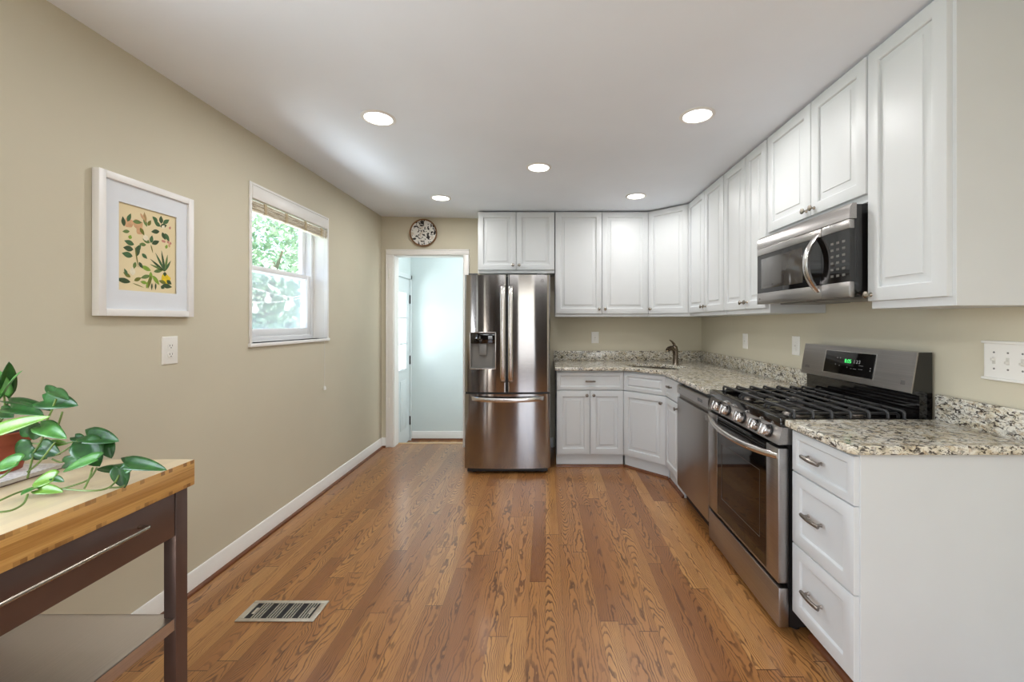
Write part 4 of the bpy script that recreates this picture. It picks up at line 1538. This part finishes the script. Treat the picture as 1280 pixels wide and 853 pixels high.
def ink_leaf(m, x, z, ln, wd, ang, mi, y=-0.0139):
    m.mi = mi
    n = 8
    c, s = math.cos(ang), math.sin(ang)
    up, dn = [], []
    for k in range(n + 1):
        t = k / n
        w_ = wd * math.sin(PI * t ** 0.85) * 0.5
        for lst, sg in ((up, 1), (dn, -1)):
            a, b = t * ln, sg * w_
            lst.append((x + a * c - b * s, z + a * s + b * c))
    pts = dn + up[::-1][1:-1]
    vs = [m._v((px, y, pz)) for px, pz in pts]
    vb = [m._v((px, y + 0.0006, pz)) for px, pz in pts]
    m._f(vs)
    n2 = len(vs)
    for i in range(n2):
        m._f([vs[i], vb[i], vb[(i + 1) % n2], vs[(i + 1) % n2]])


INK = ['ink_gr1', 'ink_gr2', 'ink_gr3', 'ink_olive', 'ink_lime', 'ink_peach', 'ink_pink', 'ink_yel', 'ink_tan', 'ink_pale']
random.seed(4)


def pq(zx, zy):
    """crop coordinates on the print -> local metres"""
    u = (zx - 185) / (480 - 185)
    top = 215 + u * 85
    bot = 675 + u * 22
    v = (zy - top) / (bot - top)
    return (-PX + u * 2 * PX, PZ1 - v * (PZ1 - PZ0))


sprigs = {
    'flower_sprig': [(262, 345, .045, .040, 0.6, 5), (250, 350, .04, .036, 2.2, 5), (275, 352, .035, .03, -.6, 5), (215, 345, .04, .014, 1.7, 2), (230, 320, .04, .013, 1.2, 0), (255, 318, .04, .014, 0.1, 1), (290, 350, .035, .013, -1.0, 3), (240, 370, .03, .012, 3.4, 1)],
    'bud_sprig': [(325, 345, .04, .012, 2.0, 1), (318, 325, .045, .012, 1.7, 8), (330, 340, .03, .012, 1.1, 3), (312, 310, .03, .01, 2.2, 5)],
    'branch_sprig': [(395, 345, .035, .016, 2.6, 0), (395, 345, .035, .016, 0.4, 2), (400, 330, .035, .016, 1.6, 2), (410, 330, .04, .015, 0.7, 0), (380, 320, .03, .015, 2.5, 0), (390, 370, .04, .016, 3.4, 2), (405, 375, .035, .015, -1.1, 2), (420, 380, .04, .016, -1.0, 0), (405, 355, .02, .012, 1.0, 9), (445, 360, .015, .008, 1.2, 6)],
    'twig_sprig': [(340, 430, .035, .015, 2.8, 1), (345, 430, .035, .014, 1.4, 0), (350, 435, .04, .016, 0.5, 2), (325, 420, .03, .02, 2.0, 9), (345, 440, .035, .004, -1.3, 3), (320, 440, .03, .013, 3.2, 1)],
    'berry_sprig': [(405, 425, .012, .010, 1, 6), (420, 430, .012, .01, 2, 6), (432, 428, .012, .01, .4, 6), (445, 432, .012, .01, 0, 6), (425, 460, .02, .01, 1.2, 4), (445, 455, .02, .008, 1.6, 5)],
    'broad_sprig': [(262, 440, .042, .018, 2.9, 0), (258, 465, .042, .02, 3.1, 2), (255, 500, .045, .02, 3.0, 0), (268, 480, .045, .016, 1.0, 0), (275, 500, .05, .015, 1.4, 2), (300, 485, .03, .013, -.7, 0), (268, 530, .03, .012, -1.8, 1), (285, 530, .03, .012, -1.0, 2), (240, 410, .018, .012, 1.3, 4), (265, 450, .085, .004, -1.4, 3)],
    'spiky_sprig': [(420, 580, .085, .009, 2.55, 2), (420, 580, .09, .009, 2.1, 0), (420, 580, .095, .009, 1.75, 2), (420, 580, .08, .009, 1.4, 1), (420, 578, .06, .009, 1.05, 0), (415, 575, .07, .008, 2.85, 1), (420, 582, .02, .014, -1.6, 2)],
    'lower_sprig': [(245, 610, .035, .013, 2.6, 3), (255, 600, .035, .02, 1.6, 9), (230, 600, .03, .01, 2.0, 0), (245, 635, .06, .018, 3.0, 2), (262, 628, .035, .013, 0.5, 3), (255, 640, .05, .003, -.3, 3)],
    'hanging_sprig': [(345, 575, .05, .016, 2.8, 4), (345, 580, .045, .014, -1.6, 4), (340, 600, .045, .014, 3.5, 1), (355, 600, .05, .015, -.9, 4), (340, 625, .04, .014, -2.0, 4), (360, 580, .05, .014, .3, 1), (345, 600, .06, .012, -1.8, 3), (325, 640, .03, .012, 3.0, 4), (350, 640, .03, .006, -1.6, 2), (370, 640, .03, .006, -1.6, 2)],
    'fruit_sprig': [(400, 625, .05, .045, 0.3, 7), (405, 650, .05, .018, -.1, 2), (430, 625, .03, .016, -.6, 2), (425, 640, .035, .014, 2.9, 3), (398, 655, .02, .014, -.5, 2)],
}
for nm, lst in sprigs.items():
    m = MB()
    for i, (zx, zy, ln, wd, ang, mi) in enumerate(lst):
        x, z = pq(zx, zy)
        ink_leaf(m, x, z, ln, wd * 1.2, ang, mi, -0.0138 - 0.00008 * i)
    m.build(nm, INK, pr, smooth=False)

# round wall plate over the doorway
wp = thing('wall_basket', 'round dark-flecked decorative plate with a brown rim above the doorway', 'wall decoration', (-1.286, YB, 2.262))
MB().lathe([(0, 0.004), (0.100, 0.004), (0.128, 0.012), (0.140, 0.030), (0.144, 0.034), (0.146, 0.028), (0.136, 0.008), (0.10, 0.001), (0, 0.001)], (0, 0, 0), (0, -1, 0), 48).build('rim', 'basket', wp)
m = MB()
m.lathe([(0, 0.006), (0.098, 0.006), (0.124, 0.014), (0.131, 0.026), (0.128, 0.026), (0, 0.0062)], (0, 0, 0), (0, -1, 0), 48)
m.build('face', 'plateart', wp)

# ------------------------------------------------------------------ floor register
fv = thing('floor_vent', 'steel floor register set in the oak boards near the cart', 'vent', (-1.195, 1.897, 0.0))
m = MB()
m.box(-0.174, 0.174, -0.068, -0.050, 0.0005, 0.006, 0.002)
m.box(-0.174, 0.174, 0.050, 0.068, 0.0005, 0.006, 0.002)
m.box(-0.174, -0.146, -0.05, 0.05, 0.0005, 0.006, 0.002)
m.box(0.146, 0.174, -0.05, 0.05, 0.0005, 0.006, 0.002)
m.build('face_frame', 'vent', fv)
MB().box(-0.147, 0.147, -0.051, 0.051, 0.0003, 0.0012).build('duct_opening', 'ventdark', fv)
m = MB()
x = -0.118
for grp in range(4):
    for k in range(4):
        m.box(x + k * 0.0125, x + k * 0.0125 + 0.0042, -0.05, 0.05, 0.0012, 0.0052)
    x += 0.0705
m.build('fin', 'vent', fv)
m = MB()
for xx in (-0.134, 0.122):
    m.box(xx, xx + 0.012, -0.02, 0.02, 0.0012, 0.0045, 0.001)
m.build('damper_lever', 'vent', fv)

# ------------------------------------------------------------------ kitchen cart
ct = thing('kitchen_cart', 'bamboo-topped cart with dark steel frame, drawer and low shelf', 'cart', (-1.405, 0.68, 0))
CX0, CX1, CY0, CY1 = -0.318, 0.329, -0.60, 0.597     # local extents of the top
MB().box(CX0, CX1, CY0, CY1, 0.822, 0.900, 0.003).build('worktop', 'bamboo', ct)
LX1 = 0.319
for lx in (LX1 - 0.036, CX0 + 0.010):
    for ly in (CY1 - 0.055, CY0 + 0.015):
        MB().box(lx, lx + 0.036, ly, ly + 0.040, 0.0, 0.822, 0.0015).build('leg', 'darksteel', ct)
m = MB()
m.box(CX0 + 0.05, LX1 - 0.036, CY1 - 0.052, CY1 - 0.026, 0.70, 0.821)
m.box(CX0 + 0.05, LX1 - 0.036, CY0 + 0.026, CY0 + 0.052, 0.70, 0.821)
m.box(CX0 + 0.012, CX0 + 0.036, CY0 + 0.05, CY1 - 0.05, 0.70, 0.821)
m.build('apron', 'darksteel', ct)
dwr = MB().box(LX1 - 0.022, LX1 - 0.001, CY0 + 0.058, CY1 - 0.058, 0.692, 0.820, 0.002).build('drawer', 'darksteel', ct)
m = MB()
hx = LX1 + 0.030
ya, yb = CY0 + 0.16, CY1 - 0.165
m.tube([(LX1 - 0.002, ya, 0.772), (hx - 0.004, ya, 0.772), (hx, ya + 0.006, 0.772), (hx, 0, 0.772), (hx, yb - 0.006, 0.772), (hx - 0.004, yb, 0.772), (LX1 - 0.002, yb, 0.772)], 0.005, 10)
m.build('handle', 'nickel', dwr)
m = MB()
m.box(CX0 + 0.012, LX1 - 0.004, CY0 + 0.016, CY1 - 0.040, 0.446, 0.450)
m.box(LX1 - 0.007, LX1 - 0.003, CY0 + 0.056, CY1 - 0.056, 0.416, 0.450)
m.box(CX0 + 0.011, CX0 + 0.015, CY0 + 0.056, CY1 - 0.056, 0.416, 0.450)
m.box(CX0 + 0.048, LX1 - 0.040, CY1 - 0.042, CY1 - 0.038, 0.416, 0.450)
m.build('shelf', 'shelfsteel', ct)

# magazine under the trailing plant
mg_ = thing('magazine', 'white printed magazine lying on the bamboo cart top below the plant', 'magazine', (-1.488, 1.055, 0.9005), math.radians(2))
MB().box(-0.108, 0.108, -0.14, 0.14, 0.0, 0.0015).build('back_cover', 'cover', mg_)
MB().box(-0.107, 0.106, -0.139, 0.139, 0.0017, 0.012, 0.001).build('pages', 'pages', mg_)
MB().box(-0.108, 0.108, -0.14, 0.14, 0.0122, 0.0132).build('front_cover', 'paper', mg_)

# ------------------------------------------------------------------ pothos
pp = thing('potted_pothos', 'trailing green pothos in a terracotta pot on the bamboo cart', 'plant', (-1.500, 1.130, 0.9145))
PO = Vector(pp.location)
pt = MB().lathe([(0, 0), (0.050, 0.0), (0.066, 0.078), (0.074, 0.078), (0.078, 0.106), (0.072, 0.108), (0.066, 0.096), (0.0, 0.092)], (0, 0, 0), (0, 0, 1), 32).build('pot', 'terra', pp)
MB().lathe([(0.067, 0.097), (0.04, 0.101), (0, 0.103)], (0, 0, 0), (0, 0, 1), 24).build('soil', 'soil', pp)


def zp(zx, zy, Y):
    p = at(zx / 4.062, 440 + zy / 4.062, Y)
    if p.z < 0.914 and p.x < -1.074:      # lies on the cart top
        p = at(zx / 4.062, 440 + zy / 4.062, (1.32 - 0.914) * 520.0 / (440 + zy / 4.062 - 403.0))
    return p - PO


def leaf(b, t, wd, mat, face=(0.25, -0.75, 0.6), curl=0.12, fold=0.18):
    b, t = Vector(b), Vector(t)
    d = t - b
    ln = d.length
    d.normalize()
    f = Vector(face)
    side = d.cross(f).normalized()
    up = side.cross(d).normalized()
    m = MB()
    n, k2 = 12, 6
    rows = []
    for i in range(n + 1):
        u = i / n
        if u < 0.22:
            w_ = wd * (0.55 + 0.45 * math.sin(u / 0.22 * PI / 2))
        else:
            w_ = wd * max(0.0, math.cos((u - 0.22) / 0.78 * PI / 2)) ** 0.75
        w_ *= 0.5
        row = []
        for j in range(-k2 // 2, k2 // 2 + 1):
            v = j / (k2 / 2)
            back = -0.16 * (1 - u) ** 4 * abs(v) ** 0.8 * (1 if abs(v) > 0.2 else 0)
            p = b + d * (ln * (u + back)) + side * (w_ * v) + up * (abs(v) ** 1.3 * w_ * fold * 2 + curl * ln * (-(u ** 2) + 0.55 * u) - (abs(v) > 0.9) * w_ * 0.08)
            row.append(m._v(p))
        rows.append(row)
    for a, c in zip(rows, rows[1:]):
        for j in range(k2):
            m._f([a[j], a[j + 1], c[j + 1], c[j]])
    o = m.build('leaf', mat, pp, ang=80)
    sd_ = o.modifiers.new('thick', 'SOLIDIFY')
    sd_.thickness = 0.0008
    return o


LV = [
    ((18, 215, 1.15), (52, 55, 1.12), .050, 'leafA', (0.9, -0.3, 0.2)), ((22, 215, 1.12), (98, 92, 1.10), .036, 'leafB', (-0.6, -0.6, 0.3)), ((16, 212, 1.14), (-8, 95, 1.12), .05, 'leafB', (0.6, -0.7, 0.2)),
    ((48, 250, 1.16), (255, 284, 1.10), .040, 'leafA', (0, -0.35, 0.95)), ((55, 285, 1.14), (208, 310, 1.08), .055, 'leafA', (0, -0.6, 0.8)),
    ((-30, 410, 1.05), (238, 325, 1.05), .050, 'leafC', (0.1, -0.85, 0.5)), ((180, 370, 1.12), (95, 425, 1.12), .060, 'leafA', (0.3, -0.9, 0.3)), ((200, 365, 1.10), (165, 450, 1.10), .05, 'leafA', (0.5, -0.8, 0.2)),
    ((283, 215, 1.10), (230, 165, 1.12), .028, 'leafA', (0, -0.6, 0.8)), ((275, 200, 1.10), (345, 240, 1.07), .035, 'leafA', (0, -0.5, 0.85)), ((222, 248, 1.12), (386, 268, 1.10), .068, 'leafA', (0.1, -0.75, 0.6)),
    ((205, 380, 1.07), (330, 435, 1.04), .050, 'leafB', (0.2, -0.7, 0.7)),
    ((440, 425, 1.12), (596, 450, 1.10), .062, 'leafA', (0.1, -0.75, 0.65)), ((430, 460, 1.10), (502, 580, 1.08), .080, 'leafA', (0.5, -0.8, 0.3)), ((530, 455, 1.12), (566, 540, 1.11), .045, 'leafA', (0.6, -0.7, 0.3)),
    ((492, 545, 1.06), (310, 605, 1.06), .055, 'leafB', (0.0, -0.6, 0.8)), ((608, 602, 1.09), (484, 590, 1.10), .034, 'leafA', (0, -0.5, 0.85)),
    ((628, 565, 1.095), (838, 592, 1.06), .052, 'leafA', (0.15, -0.6, 0.75)), ((608, 590, 1.07), (632, 692, 1.06), .048, 'leafA', (0.5, -0.85, 0.25)), ((640, 608, 1.07), (684, 584, 1.075), .018, 'leafB', (0.2, -0.9, 0.3)),
    ((275, 640, 1.03), (160, 668, 1.03), .056, 'leafC', (0.0, -0.7, 0.7)), ((270, 642, 1.03), (322, 658, 1.02), .022, 'leafA', (0, -0.6, 0.8)), ((195, 700, 1.01), (315, 708, 1.0), .036, 'leafC', (0, -0.6, 0.8)), ((200, 690, 1.02), (105, 725, 1.01), .036, 'leafB', (0, -0.6, 0.8)),
    ((165, 480, 1.12), (78, 535, 1.12), .075, 'leafA', (0.3, -0.9, 0.2)), ((95, 560, 1.04), (-40, 588, 1.04), .062, 'leafB', (0, -0.7, 0.7)), ((380, 432, 1.13), (438, 458, 1.12), .03, 'leafA', (0, -0.6, 0.7)),
    ((330, 565, 1.08), (402, 540, 1.07), .04, 'leafA', (0.3, -0.8, 0.3)), ((205, 480, 1.11), (300, 520, 1.10), .06, 'leafA', (0.3, -0.9, 0.3)), ((190, 500, 1.12), (235, 545, 1.12), .05, 'leafA', (0.3, -0.9, 0.3)),
    ((0, 300, 1.15), (62, 330, 1.13), .05, 'leafA', (0.2, -0.8, 0.6)), ((250, 470, 1.12), (340, 465, 1.12), .03, 'leafC', (0.0, -0.7, 0.6)), ((240, 360, 1.12), (312, 392, 1.12), .025, 'leafA', (0, -0.5, 0.8)),
]
for b, t, wd, mt, fc in LV:
    leaf(zp(*b), zp(*t), wd * 0.78, mt, fc)
ST = [
    [(-10, 760, 1.0), (100, 712, 1.0), (200, 690, 1.015), (300, 695, 1.01), (450, 706, 1.005), (540, 695, 1.02), (590, 655, 1.05), (612, 605, 1.075), (630, 570, 1.095)],
    [(320, 695, 1.01), (440, 655, 1.03), (480, 610, 1.07), (490, 590, 1.09)], [(428, 695, 1.01), (455, 640, 1.03), (470, 590, 1.07)], [(555, 690, 1.02), (610, 688, 1.03), (632, 680, 1.05)],
    [(140, 610, 1.06), (200, 560, 1.06), (280, 460, 1.06)], [(165, 525, 1.1), (215, 440, 1.09), (235, 360, 1.08)], [(232, 360, 1.10), (262, 300, 1.10), (285, 240, 1.10)], [(290, 390, 1.10), (317, 305, 1.10)],
    [(265, 545, 1.09), (315, 560, 1.09), (370, 520, 1.10), (430, 465, 1.11)], [(285, 525, 1.1), (330, 500, 1.1), (385, 465, 1.11), (440, 430, 1.12)], [(-10, 430, 1.16), (80, 452, 1.14), (180, 466, 1.12), (330, 464, 1.12), (440, 440, 1.12)],
    [(-10, 815, 0.985), (60, 805, 0.985), (120, 770, 0.99), (140, 725, 1.0)], [(20, 215, 1.15), (22, 290, 1.16), (-8, 350, 1.17)], [(48, 250, 1.16), (10, 310, 1.17), (-20, 360, 1.18)], [(58, 285, 1.15), (10, 345, 1.16), (-20, 380, 1.17)],
    [(90, 560, 1.04), (30, 620, 1.03), (-10, 645, 1.03)], [(100, 455, 1.13), (170, 500, 1.12), (160, 560, 1.10), (140, 640, 1.04)],
]
for pts in ST:
    P = [zp(*p) for p in pts]
    # smooth with a Catmull-Rom pass
    Q = []
    for i in range(len(P) - 1):
        p0, p1, p2, p3 = P[max(i - 1, 0)], P[i], P[i + 1], P[min(i + 2, len(P) - 1)]
        for k in range(5):
            t = k / 5
            Q.append(0.5 * ((2 * p1) + (p2 - p0) * t + (2 * p0 - 5 * p1 + 4 * p2 - p3) * t * t + (3 * p1 - p0 - 3 * p2 + p3) * t ** 3))
    Q.append(P[-1])
    MB().tube(Q, 0.0022, 7).build('stem', 'stem', pp)

# ------------------------------------------------------------------ outside the window
struct(box('ground_outside', 'lawn', -30, XL - 0.2, -10, 40, -0.7, -0.6))
random.seed(11)


def tree(label, cx, cy, h, r, n, leaf_s, cz):
    t = thing('tree', label, 'tree', (cx, cy, -0.6), 0, 'trees outside the window')
    m = MB()
    m.tube([(0, 0, 0), (0.05, 0.03, h * 0.35), (-0.05, 0.0, h * 0.7), (0.02, 0.05, h)], [0.16, 0.12, 0.08, 0.03], 10)
    for k in range(7):
        a = k * 0.9
        z = h * (0.35 + 0.08 * k)
        m.tube([(0, 0, z), (math.cos(a) * r * 0.4, math.sin(a) * r * 0.4, z + 0.3), (math.cos(a) * r * 0.8, math.sin(a) * r * 0.8, z + 0.5)], [0.05, 0.03, 0.012], 7)
    m.build('trunk', 'bark', t)
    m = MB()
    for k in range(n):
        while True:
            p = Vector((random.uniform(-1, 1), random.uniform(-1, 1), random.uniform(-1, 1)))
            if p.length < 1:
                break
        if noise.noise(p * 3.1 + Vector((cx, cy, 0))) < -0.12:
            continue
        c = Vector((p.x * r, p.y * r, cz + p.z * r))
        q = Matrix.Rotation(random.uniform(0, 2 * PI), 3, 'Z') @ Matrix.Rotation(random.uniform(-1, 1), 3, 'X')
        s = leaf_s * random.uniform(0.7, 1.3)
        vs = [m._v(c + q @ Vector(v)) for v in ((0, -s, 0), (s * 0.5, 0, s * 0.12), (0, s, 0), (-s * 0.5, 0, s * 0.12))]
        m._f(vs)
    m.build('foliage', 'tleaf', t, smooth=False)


tree('leafy green tree outside the window, its crown filling the upper sash', -4.9, 7.4, 3.0, 1.9, 15000, 0.07, 3.0)
tree('low bushy tree outside, far behind the string lights', -7.6, 12.3, 2.4, 2.3, 16000, 0.085, 1.9)
sl_ = thing('string_lights', 'white string lights with bulbs hanging outside the window', 'string lights', (-3.0, 4.6, 1.5))
SO = Vector(sl_.location)


def xs(px, py, X=-3.0):
    Y = X * 520.0 / (px - 682.0)
    return at(px, py, Y) - SO


for wpts, bulbs in (([(268, 345), (300, 356), (318, 361), (335, 366), (352, 370), (366, 372), (385, 368), (440, 352)], [(335, 366), (364, 372)]), ([(268, 372), (298, 376), (318, 378), (340, 378), (360, 376.5), (385, 371), (440, 358)], [(319, 378), (359, 376.5)])):
    MB().tube([xs(*p) for p in wpts], 0.004, 6).build('cord', 'wire', sl_)
    for bpt in bulbs:
        c = xs(*bpt)
        MB().lathe([(0, 0), (0.014, 0), (0.014, -0.035), (0.018, -0.045), (0.030, -0.065), (0.033, -0.085), (0.024, -0.108), (0, -0.118)], c, (0, 0, 1), 14).build('bulb', 'bulb', sl_)

for ppx in (268, 440):
    p = xs(ppx, 340)
    MB().tube([(p.x, p.y, -2.1), (p.x, p.y, p.z + 0.1)], 0.025, 10).build('pole', 'wire', sl_)
